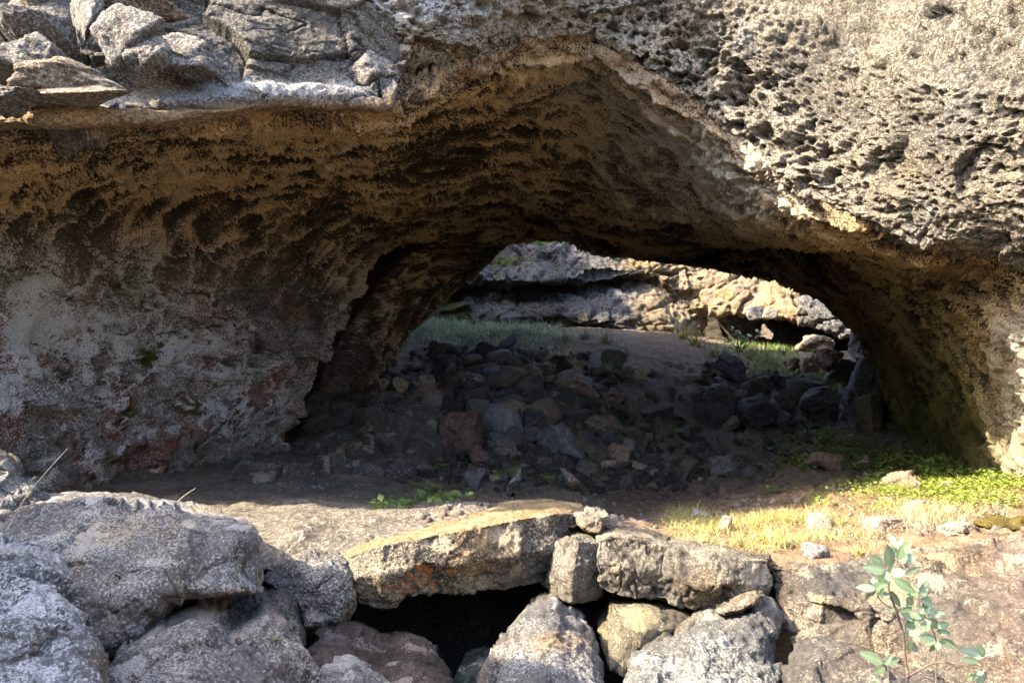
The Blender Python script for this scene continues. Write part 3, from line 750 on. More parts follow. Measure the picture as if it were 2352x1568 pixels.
z += 0.12 * fbm(pn * 1.2, 4, 232)
c = mixc(np.tile(np.array([0.34, 0.29, 0.22], np.float32), (len(xy), 1)), (0.20, 0.19, 0.09), sstep(0, 0.4, fbm(pn * 0.5, 3, 233)) * sstep(3, 5, z))  # unseen banks made pale to bounce sunlight into the cave
c = mixc(c, (0.085, 0.06, 0.036), sstep(18, 20, y_))
o = obj('ground', mesh_from('ground', np.concatenate([xy, z[:, None]], 1), grid_faces(len(gy), len(gx)), col=c, spk=np.array([0.33, 0.31, 0.28, 0.35])), M_SOIL)
tag(o, kind='structure')
# back wall of the hollow beneath the slab
G = spline_grid(knots([[(560,1230,4.9),(900,1230,5.3),(1300,1230,5.2),(1500,1260,4.6)], [(560,1400,4.6),(900,1420,5.0),(1300,1420,4.9),(1480,1420,4.2)], [(560,1640,4.0),(900,1700,4.2),(1300,1700,4.1),(1480,1640,3.7)]]), [20, 30], [30, 40, 20]); n, m = G.shape[:2]
p2 = rough(G, 181, 0.5, (0, 0, 1))
o = obj('pit_wall', mesh_from('pit_wall', p2, grid_faces(n, m), col=np.array([0.06, 0.055, 0.05]), spk=np.array([0.26, 0.25, 0.24, 0.32])), M_CAVE)
tag(o, kind='structure')
# ================================================================== boulders of the foreground
def vnormals(V, f4, f3=None):
    N = np.zeros((len(V), 3))
    for f in (f4, f3):
        if f is None or len(f) == 0: continue
        a = V[f[:, 0]]; b = V[f[:, 1]]; c_ = V[f[:, 2]]; d_ = V[f[:, -1]]
        fn = np.cross(c_ - a, d_ - b) if f.shape[1] == 4 else np.cross(b - a, c_ - a)
        for k in range(f.shape[1]):
            for ax_ in range(3):
                N[:, ax_] += np.bincount(f[:, k], fn[:, ax_], len(V))
    return N / (np.linalg.norm(N, axis=1, keepdims=True) + 1e-12)

def closed_resample(pts, n, soft=2):
    pts = np.asarray(pts, float)
    q = np.concatenate([pts, pts[:1]])
    L_ = np.concatenate([[0], np.cumsum(np.linalg.norm(np.diff(q[:, :2], axis=0), axis=1))])
    t = np.linspace(0, L_[-1], n, endpoint=False)
    out = np.stack([np.interp(t, L_, q[:, k]) for k in range(q.shape[1])], 1)
    for _ in range(soft): out = 0.25 * np.roll(out, 1, 0) + 0.5 * out + 0.25 * np.roll(out, -1, 0)
    return out

def relief_rock(name, label, outline, inner, thick, base, spk, cov, seed, nth=220, nr=70, amp=0.02, edge=0.035, mat=None, cat='boulder', group=None, hook=None, flute=0.0, pits=0.0, back=0.82, drop=0.14, grow=1.01):
    """closed rock: traced outline with depths, inner points giving its planes, real thickness behind"""
    ol = np.asarray(outline, float)
    ring = closed_resample(ol, nth, 1)
    cen = ol[:, :2].mean(0)
    if inner and len(inner[0]) == 4:
        cen = np.array(inner[0][:2]); inner = [q[:3] for q in inner]
    ring[:, :2] = cen + (ring[:, :2] - cen) * grow
    uv0 = np.concatenate([np.ones((len(ol), 1)), ol[:, :2]], 1)
    pl = np.linalg.lstsq(uv0, ol[:, 2], rcond=None)[0]
    ii = np.asarray(inner, float)
    res = ii[:, 2] - (pl[0] + ii[:, :2] @ pl[1:])
    if len(ii) >= 4:
        X0 = ii[:, :2] / 200.0; A_ = -np.linalg.norm(X0[:, None] - X0[None], axis=2) - 0.06 * np.eye(len(ii))
        M_ = np.block([[A_, np.ones((len(ii), 1))], [np.ones((1, len(ii))), np.zeros((1, 1))]])
        sw = np.linalg.solve(M_, np.append(res, 0))
        def D(q): return pl[0] + q @ pl[1:] - np.linalg.norm(q[:, None] / 200.0 - X0[None], axis=2) @ sw[:-1] + sw[-1]
    else:
        def D(q): return pl[0] + q @ pl[1:] + res.mean()
    rho = 1 - (1 - np.linspace(0.0, 1, nr)) ** 1.35
    rho[0] = 0.012
    uv = cen + rho[:, None, None] * (ring[None, :, :2] - cen)
    d = D(uv.reshape(-1, 2)).reshape(nr, nth)
    d = d + np.clip(ring[:, 2] - d[-1], -0.1, drop)[None, :] * (rho ** 9)[:, None]
    dm = d.mean()
    rr_ = np.clip((rho - (1 - 0.07)) / 0.07, 0, 1)
    d = d + (edge * (1 - np.sqrt(np.clip(1 - rr_ ** 2, 0, 1))))[:, None]
    W = np.stack([(uv[..., 0] - 1176) / F * d, d, CAMZ + (784 - uv[..., 1]) / F * d], -1)
    rim = W[-1]; rc = rim.mean(0)
    nb = 14
    B = []
    for k in range(1, nb + 1):
        t = k / nb
        s = (1 - (1 - back) * t) * (1 if t < 0.75 else math.sqrt(max(0.0, 1 - ((t - 0.75) / 0.25) ** 2 * 0.96)))
        q = rc + (rim - rc) * s
        q = q + np.array([0.9 * rc[0] / rc[1], 1, -0.10]) * thick * min(1, t / 0.8) ** 0.9
        B.append(q)
    G = np.concatenate([W, np.array(B)])
    n_, m_ = G.shape[:2]
    V = G.reshape(-1, 3)
    f4 = grid_faces(n_, m_, True)
    V = np.concatenate([V, [W[0].mean(0)], [np.array(B)[-1].mean(0)]])
    i0, i1 = len(V) - 2, len(V) - 1
    j = np.arange(m_); j2 = (j + 1) % m_
    f3 = np.concatenate([np.stack([np.full(m_, i0), j2, j], 1), np.stack([np.full(m_, i1), (n_ - 1) * m_ + j, (n_ - 1) * m_ + j2], 1)])
    N = vnormals(V, f4, f3)
    if (N[m_ * (nr // 2):m_ * (nr // 2) + m_, 1]).mean() > 0: N = -N; f4 = f4[:, ::-1]; f3 = f3[:, ::-1]
    sc = 1.0 / max(0.3, (rim.max(0) - rim.min(0))[[0, 2]].mean())
    so_ = seed * 3.71
    w3 = np.stack([fbm(V * 2 * sc + so_, 2, seed), fbm(V * 2 * sc + so_ + 5, 2, seed + 1), fbm(V * 2 * sc + so_ + 9, 2, seed + 2)], 1)
    f1, f2, ci = voronoi(V * 3.2 * sc + w3 * 0.8 + so_, seed + 3)
    med = fbm(V * 5 + so_, 3, seed + 4); fin = fbm(V * 22 + so_, 3, seed + 5); fin2 = fbm(V * 60 + so_, 2, seed + 6)
    ft, fe = facets(V * 1.7 * sc + w3 * 0.12 + so_, seed + 12); ft2, fe2 = facets(V * 4.6 * sc + w3 * 0.2 + so_, seed + 13)
    dz = amp * (0.7 * fbm(V * 1.6 * sc + so_, 2, seed + 7) + 2.0 * ft + 0.9 * ft2 + 0.4 * med) + 0.009 * fin + 0.004 * fin2 - 0.5 * amp * np.exp(-fe / 0.03) * sstep(-0.1, 0.2, med)
    if flute:
        fl_ = ridged(V * np.array([4.2, 4.2, 1.1]) + w3 * 0.25, 2, seed + 8)
        dz = dz + flute * (fl_ - 0.6) * sstep(0.75, 0.25, N[:, 2])
    if pits:
        h1, h2, c2 = voronoi(V * 20 + w3, seed + 9)
        dz = dz - pits * sstep(0.5, 0.15, h1)
    ck = crackle(V, 2.2 * sc, seed + 15, 0.02, (1, 1, 1.2)) + 0.6 * crackle(V, 7 * sc, seed + 19, 0.03, (1, 1, 1.2))
    dz = dz - 0.45 * amp * ck
    V2 = V + N * dz[:, None]
    u_, v_ = uvof(V)
    nv = len(V)
    base = np.asarray(base) * 0.42; spk = np.asarray(spk) * 0.50
    c = np.tile(np.asarray(base, np.float32), (nv, 1))
    c = mixc(c, np.asarray(base) * 0.5, sstep(0.0, 0.5, fbm(V * 2.3 + so_, 3, seed + 10)))
    s = np.tile(np.asarray(spk, np.float32), (nv, 1))
    dirt = sstep(0.05, 0.5, fbm(V * 2.7 + so_ + 3, 4, seed + 14))
    c = mixc(c, np.asarray(base) * np.array([0.95, 0.75, 0.58]), dirt * 0.8)
    c = mixc(c, np.asarray(base) * 0.35, np.exp(-fe / 0.025) * sstep(-0.1, 0.2, med) * 0.8)
    s = mixc(s, np.asarray(spk) * np.array([1.0, 0.86, 0.66]), dirt)
    c = mixc(c, base * 0.25, ck * 0.85)
    cv = cov - 0.10 + 0.40 * sstep(0.18, 0.34, fbm(V * 5.5 + so_, 3, seed + 16)) + 0.38 * fbm(V * 2.4 + so_, 4, seed + 11) + 0.2 * med - 0.35 * ck
    if hook: c, s, cv = hook(c, s, cv, u_, v_, V, N, fin)
    me = mesh_from(name, V2, f4, f3, col=c, spk=np.concatenate([s, np.clip(cv, 0, 0.95)[:, None]], 1))
    o = obj(name, me, mat or M_NEAR)
    # origin at the foot
    loc = Vector((float(rc[0]), float(rc[1] + thick / 2), float(rim[:, 2].min())))
    me.transform(Matrix.Translation(-loc)); o.location = loc
    return tag(o, label, cat, group)

def ledge(name, label, stations, base, spk, cov, seed, amp=0.016, ns=26, cat='boulder', hook=None, flute=0.0, pits=0.006, und=0.55, mat=None, prof=(14, 26, 20, 20, 14, 16)):
    """closed block lofted through stations: back top, front top, front middle, front foot (picture place + distance)"""
    S_ = []
    for st_ in stations:
        bt, ft_, fm, fb = [P(*q) for q in st_]
        ub = fb + np.array([0, und, 0.0]); bb = np.array([bt[0], max(bt[1], ub[1]) + 0.02, 0.5 * (bt[2] + ub[2])])
        S_.append([bb, bt, ft_, fm, fb, ub])
    S_ = np.array(S_)
    A = cr_matrix(len(S_), [ns] * (len(S_) - 1)) if len(S_) > 2 else None
    S_ = np.einsum('ai,ijk->ajk', A, S_)
    # across: straight planes with eased corners
    rows_ = []
    for k in range(6):
        a_, b_ = S_[:, k], S_[:, (k + 1) % 6]
        for t in np.arange(prof[k]) / prof[k]: rows_.append(a_ + (b_ - a_) * t)
    G = np.array(rows_)                       # around, along, 3
    for _ in range(1): G = 0.25 * np.roll(G, 1, 0) + 0.5 * G + 0.25 * np.roll(G, -1, 0)
    # end caps shrink to the middle of the section
    cen_ = G.mean(0, keepdims=True)
    step = 0.02
    caps0 = [cen_[:, :1] + (G[:, :1] - cen_[:, :1]) * f_ + np.array([-o_, 0, 0]) for f_, o_ in ((0.02, 0.008), (0.3, 0.008), (0.6, 0.008), (0.9, 0.007), (0.985, 0.003))]
    caps1 = [cen_[:, -1:] + (G[:, -1:] - cen_[:, -1:]) * f_ + np.array([o_, 0, 0]) for f_, o_ in ((0.985, 0.003), (0.9, 0.007), (0.6, 0.008), (0.3, 0.008), (0.02, 0.008))]
    G = np.concatenate(caps0 + [G] + caps1, 1)
    G = np.transpose(G, (1, 0, 2)); n_, m_ = G.shape[:2]
    V = G.reshape(-1, 3); f4 = grid_faces(n_, m_, True)
    N = vnormals(V, f4)
    if ((V - V.mean(0)) * N).sum(1).mean() < 0: N = -N; f4 = f4[:, ::-1]
    so_ = seed * 3.71
    ext = np.linalg.norm(V.max(0) - V.min(0)); sc = 1.0 / max(0.35, min(ext, 0.9))
    w3 = np.stack([fbm(V * 2.5 + so_, 2, seed), fbm(V * 2.5 + so_ + 5, 2, seed + 1), fbm(V * 2.5 + so_ + 9, 2, seed + 2)], 1)
    ft, fe = facets(V * 1.8 * sc + w3 * 0.12 + so_, seed + 12); ft2, fe2 = facets(V * 5 * sc + w3 * 0.2 + so_, seed + 13)
    med = fbm(V * 6 + so_, 3, seed + 4); fin = fbm(V * 24 + so_, 3, seed + 5); fin2 = fbm(V * 60 + so_, 2, seed + 6)
    side = sstep(0.75, 0.3, N[:, 2])
    dz = amp * (1.3 * ft + 0.8 * ft2 + 0.7 * med) * ((0.35 if flute else 0.8) + (0.65 if flute else 0.2) * side) + 0.008 * fin + 0.004 * fin2 - 0.6 * amp * np.exp(-fe / 0.03) * side * sstep(-0.1, 0.2, med)
    if flute:
        fl_ = ridged(np.stack([V[:, 0] * 4.0, V[:, 1] * 1.5, V[:, 2] * 0.9], 1) + w3 * 0.3, 2, seed + 8)
        dz = dz + flute * (fl_ - 0.6) * side
    h1, h2, c2 = voronoi(V * 22 + w3, seed + 9)
    ck = crackle(V, 3.0 * sc, seed + 15, 0.022, (1, 1, 0.7)) + 0.6 * crackle(V, 9 * sc, seed + 19, 0.035, (1, 1, 1))
    dz = dz - pits * sstep(0.5, 0.15, h1) - 0.014 * ck * side
    V2 = V + N * dz[:, None]
    u_, v_ = uvof(V); nv = len(V)
    base = np.asarray(base) * 0.42; spk = np.asarray(spk) * 0.50
    c = np.tile(base.astype(np.float32), (nv, 1)); s = np.tile(spk.astype(np.float32), (nv, 1))
    c = mixc(c, base * 0.5, sstep(0.0, 0.5, fbm(V * 2.3 + so_, 3, seed + 10)))
    dirt = sstep(0.05, 0.5, fbm(V * 2.7 + so_ + 3, 4, seed + 14))
    c = mixc(c, base * np.array([0.95, 0.75, 0.58]), dirt * 0.8); s = mixc(s, spk * np.array([1.0, 0.86, 0.66]), dirt)
    c = mixc(c, base * 0.35, np.exp(-fe / 0.025) * sstep(-0.1, 0.2, med) * 0.8)
    c = mixc(c, base * 0.25, ck * 0.9)
    cv = cov - 0.08 + 0.36 * sstep(0.18, 0.34, fbm(V * 5.5 + so_, 3, seed + 16)) + 0.34 * fbm(V * 2.4 + so_, 4, seed + 11) + 0.2 * med - 0.4 * ck
    if hook: c, s, cv = hook(c, s, cv, u_, v_, V, N, fin)
    me = mesh_from(name, V2, f4, col=c, spk=np.concatenate([s, np.clip(cv, 0, 0.95)[:, None]], 1))
    o = obj(name, me, mat or M_NEAR)
    loc = Vector((float(V[:, 0].mean()), float(V[:, 1].mean()), float(V[:, 2].min())))
    me.transform(Matrix.Translation(-loc)); o.location = loc
    return tag(o, label, cat)

GREY = (0.15, 0.142, 0.138); WHITE = (0.50, 0.49, 0.48); TAN = (0.46, 0.39, 0.29); BROWN = (0.12, 0.088, 0.07)

def hook_slab(c, s, cv, u, v, V, N, fin):
    og = np.zeros(len(u))
    for (cu, cv_, r) in ((938,1310,9),(952,1318,8),(965,1303,9),(985,1312,12),(990,1322,9),(975,1330,7),(930,1330,8),(940,1345,8),(905,1340,9),(885,1342,7),(992,1342,9),(1040,1300,7),(1030,1306,6),(1110,1362,6),(1400,1342,9),(920,1352,6),(958,1338,6),(1010,1302,6)):
        og = np.maximum(og, blob(u, v, cu, cv_, r, r))
    og = sstep(0.35, 0.75, og + 0.35 * fin)
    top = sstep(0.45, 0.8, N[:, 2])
    c = mixc(c, (0.13, 0.092, 0.05), top); s = mixc(s, (0.29, 0.215, 0.12), top * 0.8)  # golden sunlight on the top face put into the colour
    c = mixc(c, (0.30, 0.095, 0.02), og * 0.8); s = mixc(s, (0.36, 0.14, 0.04), og * 0.8)
    return c, s, cv
ledge('rock_slab', 'long flat rock slab bridging the dark hollow with orange lichen spots and a sunlit top edge', [
  [(690,1262,3.95),(775,1290,3.45),(782,1322,3.42),(800,1352,3.5)],
  [(800,1222,4.1),(860,1256,3.42),(855,1322,3.36),(870,1396,3.46)],
  [(900,1198,4.2),(945,1238,3.45),(945,1300,3.39),(942,1364,3.5)],
  [(1000,1180,4.35),(1040,1220,3.5),(1035,1290,3.44),(1030,1358,3.56)],
  [(1090,1163,4.45),(1120,1205,3.58),(1120,1285,3.52),(1120,1360,3.64)],
  [(1190,1148,4.5),(1215,1187,3.7),(1205,1270,3.62),(1195,1354,3.74)],
  [(1270,1146,4.5),(1278,1178,3.85),(1264,1260,3.72),(1252,1346,3.8)],
  [(1338,1154,4.45),(1334,1182,4.1),(1302,1250,3.95),(1272,1330,3.95)]],
  (0.17, 0.155, 0.14), (0.54, 0.45, 0.32), 0.52, 11, amp=0.014, ns=34, cat='rock slab', hook=hook_slab, flute=0.07, pits=0.008, und=0.6, prof=(14, 40, 34, 34, 14, 16))

def hook_big(c, s, cv, u, v, V, N, fin):
    w = np.clip(blob(u, v, 330, 1215, 320, 40), 0, 1)
    s = mixc(s, (0.30, 0.255, 0.20), w * (fin > -0.2)); cv = cv + 0.12 * w
    w2 = np.clip(blob(u, v, 370, 1285, 60, 12) + blob(u, v, 215, 1180, 50, 10), 0, 1)
    cv = cv + 0.3 * w2
    low = sstep(1340, 1420, v); c = mixc(c, (0.065, 0.055, 0.05), low * 0.6); cv = cv - 0.15 * low
    return c, s, cv
relief_rock('boulder', 'big grey boulder with an undercut right end and pale speckled top, left of the slab',
  [(-120,1240,3.0),(-40,1195,3.1),(40,1170,3.15),(110,1156,3.2),(230,1150,3.2),(330,1165,3.2),(430,1188,3.15),(530,1196,3.1),(580,1206,3.05),(602,1240,2.95),(612,1300,2.9),(610,1362,2.85),(530,1368,2.8),(460,1372,2.75),(390,1374,2.65),(350,1425,2.62),(310,1475,2.6),(260,1500,2.55),(120,1520,2.5),(-120,1540,2.5)],
  [(250,1320,2.62,1),(60,1290,2.7),(200,1265,2.72),(320,1250,2.72),(440,1250,2.68),(540,1250,2.74),(590,1280,2.8),(300,1210,2.95),(480,1215,2.9),(120,1210,2.95),(150,1400,2.48),(300,1360,2.5),(420,1340,2.58),(540,1335,2.68),(250,1440,2.48)],
  0.9, (0.17, 0.165, 0.165), (0.50, 0.50, 0.51), 0.52, 21, nth=360, nr=120, amp=0.014, edge=0.07, pits=0.006, hook=hook_big)
relief_rock('boulder', 'rough grey boulder close by at the lower left corner covered in white crust',
  [(-160,1300,1.9),(-20,1284,1.9),(60,1296,1.88),(120,1318,1.86),(160,1350,1.84),(188,1400,1.8),(205,1460,1.75),(228,1500,1.7),(222,1545,1.65),(235,1640,1.6),(245,1760,1.55),(-160,1780,1.5)],
  [(40,1450,1.55),(100,1380,1.65),(0,1340,1.72),(120,1520,1.55),(60,1600,1.45)],
  0.6, (0.19, 0.19, 0.205), (0.55, 0.55, 0.57), 0.58, 31, nth=300, nr=110, amp=0.014, edge=0.07, pits=0.01)
relief_rock('boulder', 'rounded brown grey boulder along the bottom edge in front of the big grey boulder',
  [(180,1780,2.0),(215,1600,2.05),(245,1535,2.15),(290,1505,2.25),(335,1478,2.3),(400,1452,2.35),(440,1432,2.4),(478,1440,2.4),(510,1462,2.4),(540,1472,2.42),(580,1452,2.48),(622,1425,2.55),(650,1440,2.5),(680,1480,2.45),(712,1530,2.4),(740,1600,2.3),(760,1780,2.2)],
  [(450,1560,2.08,1),(350,1540,2.1),(450,1490,2.22),(600,1510,2.25),(520,1600,2.05),(650,1560,2.2),(350,1640,1.95)],
  0.6, (0.17, 0.155, 0.145), (0.50, 0.46, 0.42), 0.52, 41, nth=320, nr=100, amp=0.013, edge=0.08, pits=0.008)
relief_rock('rock', 'shaded grey wedge of rock propped beneath the big grey boulder',
  [(372,1368,3.0),(470,1366,3.05),(476,1420,3.0),(440,1462,2.9),(390,1490,2.85),(320,1490,2.85),(340,1420,2.9)], [(420,1420,2.8)], 0.35,
  (0.13, 0.12, 0.115), (0.34, 0.33, 0.32), 0.35, 51, nth=120, nr=40, amp=0.01, cat='rock')
relief_rock('rock', 'dark blue grey block in the gap under the overhanging end of the big boulder',
  [(452,1396,3.05),(520,1385,3.05),(600,1378,3.05),(606,1405,3.05),(590,1455,3.0),(545,1475,2.95),(490,1470,2.95),(455,1435,3.0)], [(530,1425,2.9)], 0.35,
  (0.09, 0.095, 0.105), (0.30, 0.32, 0.35), 0.35, 52, nth=140, nr=44, amp=0.01, cat='rock')
relief_rock('rock', 'brown weathered rock between the dark block and the left end of the slab',
  [(585,1378,3.2),(640,1358,3.25),(680,1372,3.25),(690,1430,3.15),(700,1490,3.0),(690,1540,2.95),(640,1500,2.95),(600,1470,3.0),(585,1430,3.1)], [(640,1430,3.05)], 0.35,
  (0.14, 0.125, 0.11), (0.36, 0.34, 0.31), 0.4, 53, nth=140, nr=44, amp=0.01, cat='rock')
relief_rock('rock', 'grey rock with a sunlit sandy top carrying the left end of the slab',
  [(608,1335,3.4),(640,1295,3.55),(700,1272,3.7),(770,1268,3.7),(800,1290,3.6),(815,1330,3.5),(812,1390,3.45),(790,1432,3.4),(740,1455,3.35),(692,1455,3.35),(672,1400,3.3),(640,1362,3.3)],
  [(730,1360,3.22,1),(720,1310,3.3),(770,1315,3.3),(660,1330,3.35),(740,1410,3.24)], 0.4,
  (0.15, 0.145, 0.145), (0.48, 0.46, 0.43), 0.42, 54, nth=200, nr=60, amp=0.012, pits=0.006, cat='rock')
relief_rock('boulder', 'reddish brown two humped rock at the bottom in front of the dark hollow',
  [(690,1514,2.75),(715,1492,2.85),(765,1484,2.9),(810,1490,2.9),(845,1509,2.9),(868,1526,2.88),(905,1526,2.9),(950,1510,2.95),(1000,1528,2.95),(1040,1562,2.9),(1056,1614,2.8),(1060,1794,2.6),(680,1794,2.5),(684,1574,2.65)],
  [(860,1594,2.6,1),(770,1534,2.65),(870,1559,2.72),(950,1559,2.68),(800,1614,2.5),(960,1634,2.55)],
  0.5, (0.105, 0.078, 0.066), (0.36, 0.31, 0.28), 0.25, 61, nth=260, nr=80, amp=0.012, edge=0.06)
relief_rock('rock', 'small pale grey stone at the bottom edge in front of the reddish brown rock',
  [(716,1580,2.45),(745,1545,2.5),(790,1540,2.5),(840,1562,2.5),(900,1590,2.5),(920,1780,2.3),(700,1780,2.3)], [(800,1620,2.3)], 0.25,
  (0.20, 0.19, 0.18), (0.48, 0.46, 0.43), 0.42, 62, nth=150, nr=50, amp=0.016, cat='rock')
def hook_tip(c, s, cv, u, v, V, N, fin):
    t = np.clip(blob(u, v, 1280, 1470, 70, 16), 0, 1)  # patch of sunlight painted near the tip
    c = mixc(c, (0.15, 0.105, 0.06), t * 0.8); s = mixc(s, (0.27, 0.21, 0.13), t * 0.8)
    return c, s, cv
relief_rock('boulder', 'pointed grey boulder with a painted sun patch near its top, right of the dark hollow',
  [(1085,1780,2.6),(1105,1620,2.7),(1130,1550,2.8),(1165,1485,2.95),(1200,1438,3.1),(1240,1416,3.15),(1284,1420,3.15),(1296,1446,3.1),(1332,1456,3.05),(1366,1480,3.0),(1386,1520,2.95),(1392,1580,2.85),(1410,1780,2.6)],
  [(1250,1580,2.5,1),(1210,1500,2.75),(1290,1486,2.78),(1330,1500,2.8),(1240,1540,2.62),(1330,1580,2.6),(1180,1600,2.6)],
  0.6, (0.17, 0.165, 0.165), (0.46, 0.46, 0.46), 0.42, 71, nth=260, nr=90, amp=0.014, edge=0.06, pits=0.006, hook=hook_tip)
relief_rock('rock', 'thin upright sliver of rock against the left flank of the pointed boulder',
  [(1085,1780,2.65),(1112,1560,2.8),(1130,1500,2.9),(1160,1470,3.0),(1190,1468,3.0),(1165,1510,2.9),(1142,1580,2.8),(1130,1780,2.6)], [(1140,1540,2.78)], 0.2,
  (0.15, 0.135, 0.125), (0.44, 0.42, 0.40), 0.4, 72, nth=120, nr=40, amp=0.012, cat='rock')
relief_rock('rock', 'dark maroon rock standing inside the hollow below the right end of the slab',
  [(1300,1400,4.0),(1350,1385,4.0),(1400,1380,4.0),(1400,1440,3.9),(1398,1490,3.85),(1370,1496,3.85),(1335,1470,3.9),(1310,1440,3.95)], [(1365,1430,3.8)], 0.35,
  (0.06, 0.045, 0.045), (0.2, 0.19, 0.19), 0.12, 73, nth=120, nr=40, amp=0.02, cat='rock')
relief_rock('rock', 'small sunlit pale block perched on the right end of the slab',
  [(1320,1184,3.95),(1345,1172,4.0),(1392,1182,3.95),(1394,1206,3.85),(1382,1228,3.8),(1350,1226,3.8),(1324,1206,3.85)], [(1356,1196,3.74)], 0.25,
  (0.27, 0.24, 0.20), (0.50, 0.44, 0.36), 0.55, 74, nth=130, nr=44, amp=0.012, cat='rock')
ledge('rock', 'faceted block with a sunlit left face wedged against the right end of the slab', [
  [(1290,1230,4.0),(1280,1246,3.72),(1258,1320,3.66),(1252,1356,3.7)],
  [(1322,1222,4.0),(1318,1238,3.50),(1304,1310,3.44),(1300,1384,3.5)],
  [(1336,1222,4.0),(1334,1240,3.47),(1330,1310,3.42),(1330,1386,3.5)],
  [(1374,1230,4.0),(1384,1246,3.58),(1392,1310,3.55),(1386,1374,3.58)]],
  (0.19, 0.175, 0.155), (0.48, 0.43, 0.36), 0.5, 75, amp=0.016, cat='rock')
ledge('boulder', 'tan grey squarish block first in the row right of the faceted block', [
  [(1378,1216,4.0),(1374,1236,3.47),(1370,1300,3.42),(1384,1360,3.44)],
  [(1420,1208,4.0),(1418,1228,3.46),(1420,1300,3.40),(1420,1372,3.42)],
  [(1480,1212,4.0),(1482,1238,3.45),(1478,1306,3.39),(1466,1378,3.42)],
  [(1532,1230,3.95),(1538,1252,3.46),(1530,1312,3.44),(1504,1372,3.46)]],
  (0.19, 0.17, 0.145), (0.46, 0.40, 0.31), 0.5, 76, amp=0.022, flute=0.02)
ledge('boulder', 'broad tan grey block with a lit face in the middle of the right hand row', [
  [(1530,1234,4.0),(1528,1254,3.43),(1518,1320,3.40),(1500,1376,3.43)],
  [(1620,1242,4.0),(1620,1268,3.38),(1612,1340,3.32),(1600,1404,3.40)],
  [(1700,1256,4.0),(1702,1280,3.38),(1700,1345,3.32),(1690,1406,3.40)],
  [(1760,1266,4.0),(1762,1286,3.42),(1772,1340,3.42),(1758,1390,3.43)]],
  (0.18, 0.165, 0.145), (0.45, 0.40, 0.32), 0.5, 77, amp=0.026, flute=0.03)
relief_rock('rock', 'small flat wedge stone lying in the joint under the broad tan block',
  [(1640,1404,3.25),(1660,1386,3.28),(1700,1362,3.3),(1735,1354,3.3),(1754,1366,3.26),(1742,1386,3.22),(1700,1406,3.2),(1660,1414,3.2)], [(1700,1384,3.1)], 0.2,
  (0.20, 0.175, 0.14), (0.44, 0.39, 0.29), 0.45, 78, nth=130, nr=40, amp=0.01, edge=0.03, cat='rock')
def hook_right(c, s, cv, u, v, V, N, fin):
    r = sstep(2150, 2330, u) * sstep(1230, 1300, v)
    c = mixc(c, (0.075, 0.055, 0.045), r * 0.7); s = mixc(s, (0.20, 0.16, 0.125), r * 0.5)
    t = sstep(1290, 1230, v); c = mixc(c, (0.075, 0.056, 0.038), t * 0.7)
    d_ = np.clip(blob(u, v, 1900, 1330, 110, 50), 0, 1); c = mixc(c, (0.035, 0.035, 0.037), d_ * 0.8); cv = cv - 0.18 * d_  # shade on the left front painted dark
    return c, s, cv
ledge('rock_outcrop', 'wide sloping bedrock outcrop behind the willow, painted shade on its left, brown on its right', [
  [(1756,1270,4.1),(1758,1290,3.5),(1768,1360,3.44),(1788,1448,3.4)],
  [(1850,1258,4.2),(1850,1288,3.42),(1850,1370,3.22),(1850,1460,3.2)],
  [(1960,1260,4.2),(1960,1298,3.45),(1965,1390,3.12),(1980,1496,3.08)],
  [(2080,1244,4.2),(2090,1288,3.5),(2090,1420,3.0),(2090,1518,2.95)],
  [(2200,1220,4.2),(2210,1272,3.45),(2210,1430,2.85),(2210,1625,2.6)],
  [(2352,1205,4.2),(2360,1258,3.4),(2360,1430,2.75),(2360,1700,2.35)],
  [(2560,1200,4.1),(2620,1258,3.3),(2620,1430,2.6),(2620,1760,2.2)]],
  (0.165, 0.145, 0.125), (0.42, 0.36, 0.28), 0.45, 81, amp=0.045, ns=44, cat='outcrop', hook=hook_right, prof=(14, 36, 50, 50, 14, 16))
ledge('boulder', 'upright tan block with yellow lichen below the row, beside the hollow', [
  [(1400,1370,3.9),(1402,1386,3.4),(1398,1450,3.24),(1404,1545,3.1)],
  [(1480,1370,3.9),(1480,1388,3.38),(1470,1445,3.18),(1450,1570,3.08)],
  [(1588,1398,3.9),(1602,1414,3.45),(1590,1445,3.36),(1510,1540,3.2)]],
  (0.18, 0.16, 0.13), (0.44, 0.37, 0.22), 0.45, 82, amp=0.014)
relief_rock('boulder', 'large ridged grey boulder with blue grey lichen at the bottom edge',
  [(1462,1510,2.95),(1540,1466,3.1),(1612,1432,3.2),(1690,1412,3.25),(1750,1388,3.3),(1776,1398,3.3),(1788,1450,3.2),(1776,1510,3.1),(1802,1570,2.95),(1850,1780,2.6),(1430,1780,2.5),(1442,1570,2.8)],
  [(1620,1540,2.68,1),(1600,1480,2.85),(1700,1450,2.95),(1740,1500,2.88),(1540,1540,2.75),(1680,1600,2.6),(1540,1640,2.55)], 0.6,
  (0.17, 0.165, 0.16), (0.44, 0.45, 0.43), 0.48, 83, nth=280, nr=90, amp=0.016, edge=0.06, pits=0.012)
relief_rock('boulder', 'dark fronted boulder at the bottom under the overhang of the wide outcrop',
  [(1814,1500,2.95),(1870,1472,3.05),(1950,1478,3.05),(2050,1502,3.0),(2150,1530,2.9),(2280,1590,2.75),(2300,1780,2.5),(1850,1780,2.5),(1816,1570,2.8)],
  [(2000,1580,2.58,1),(1900,1520,2.75),(2020,1540,2.72),(1920,1600,2.6)], 0.5,
  (0.12, 0.11, 0.105), (0.40, 0.36, 0.29), 0.4, 84, nth=220, nr=70, amp=0.025, edge=0.05, pits=0.006)
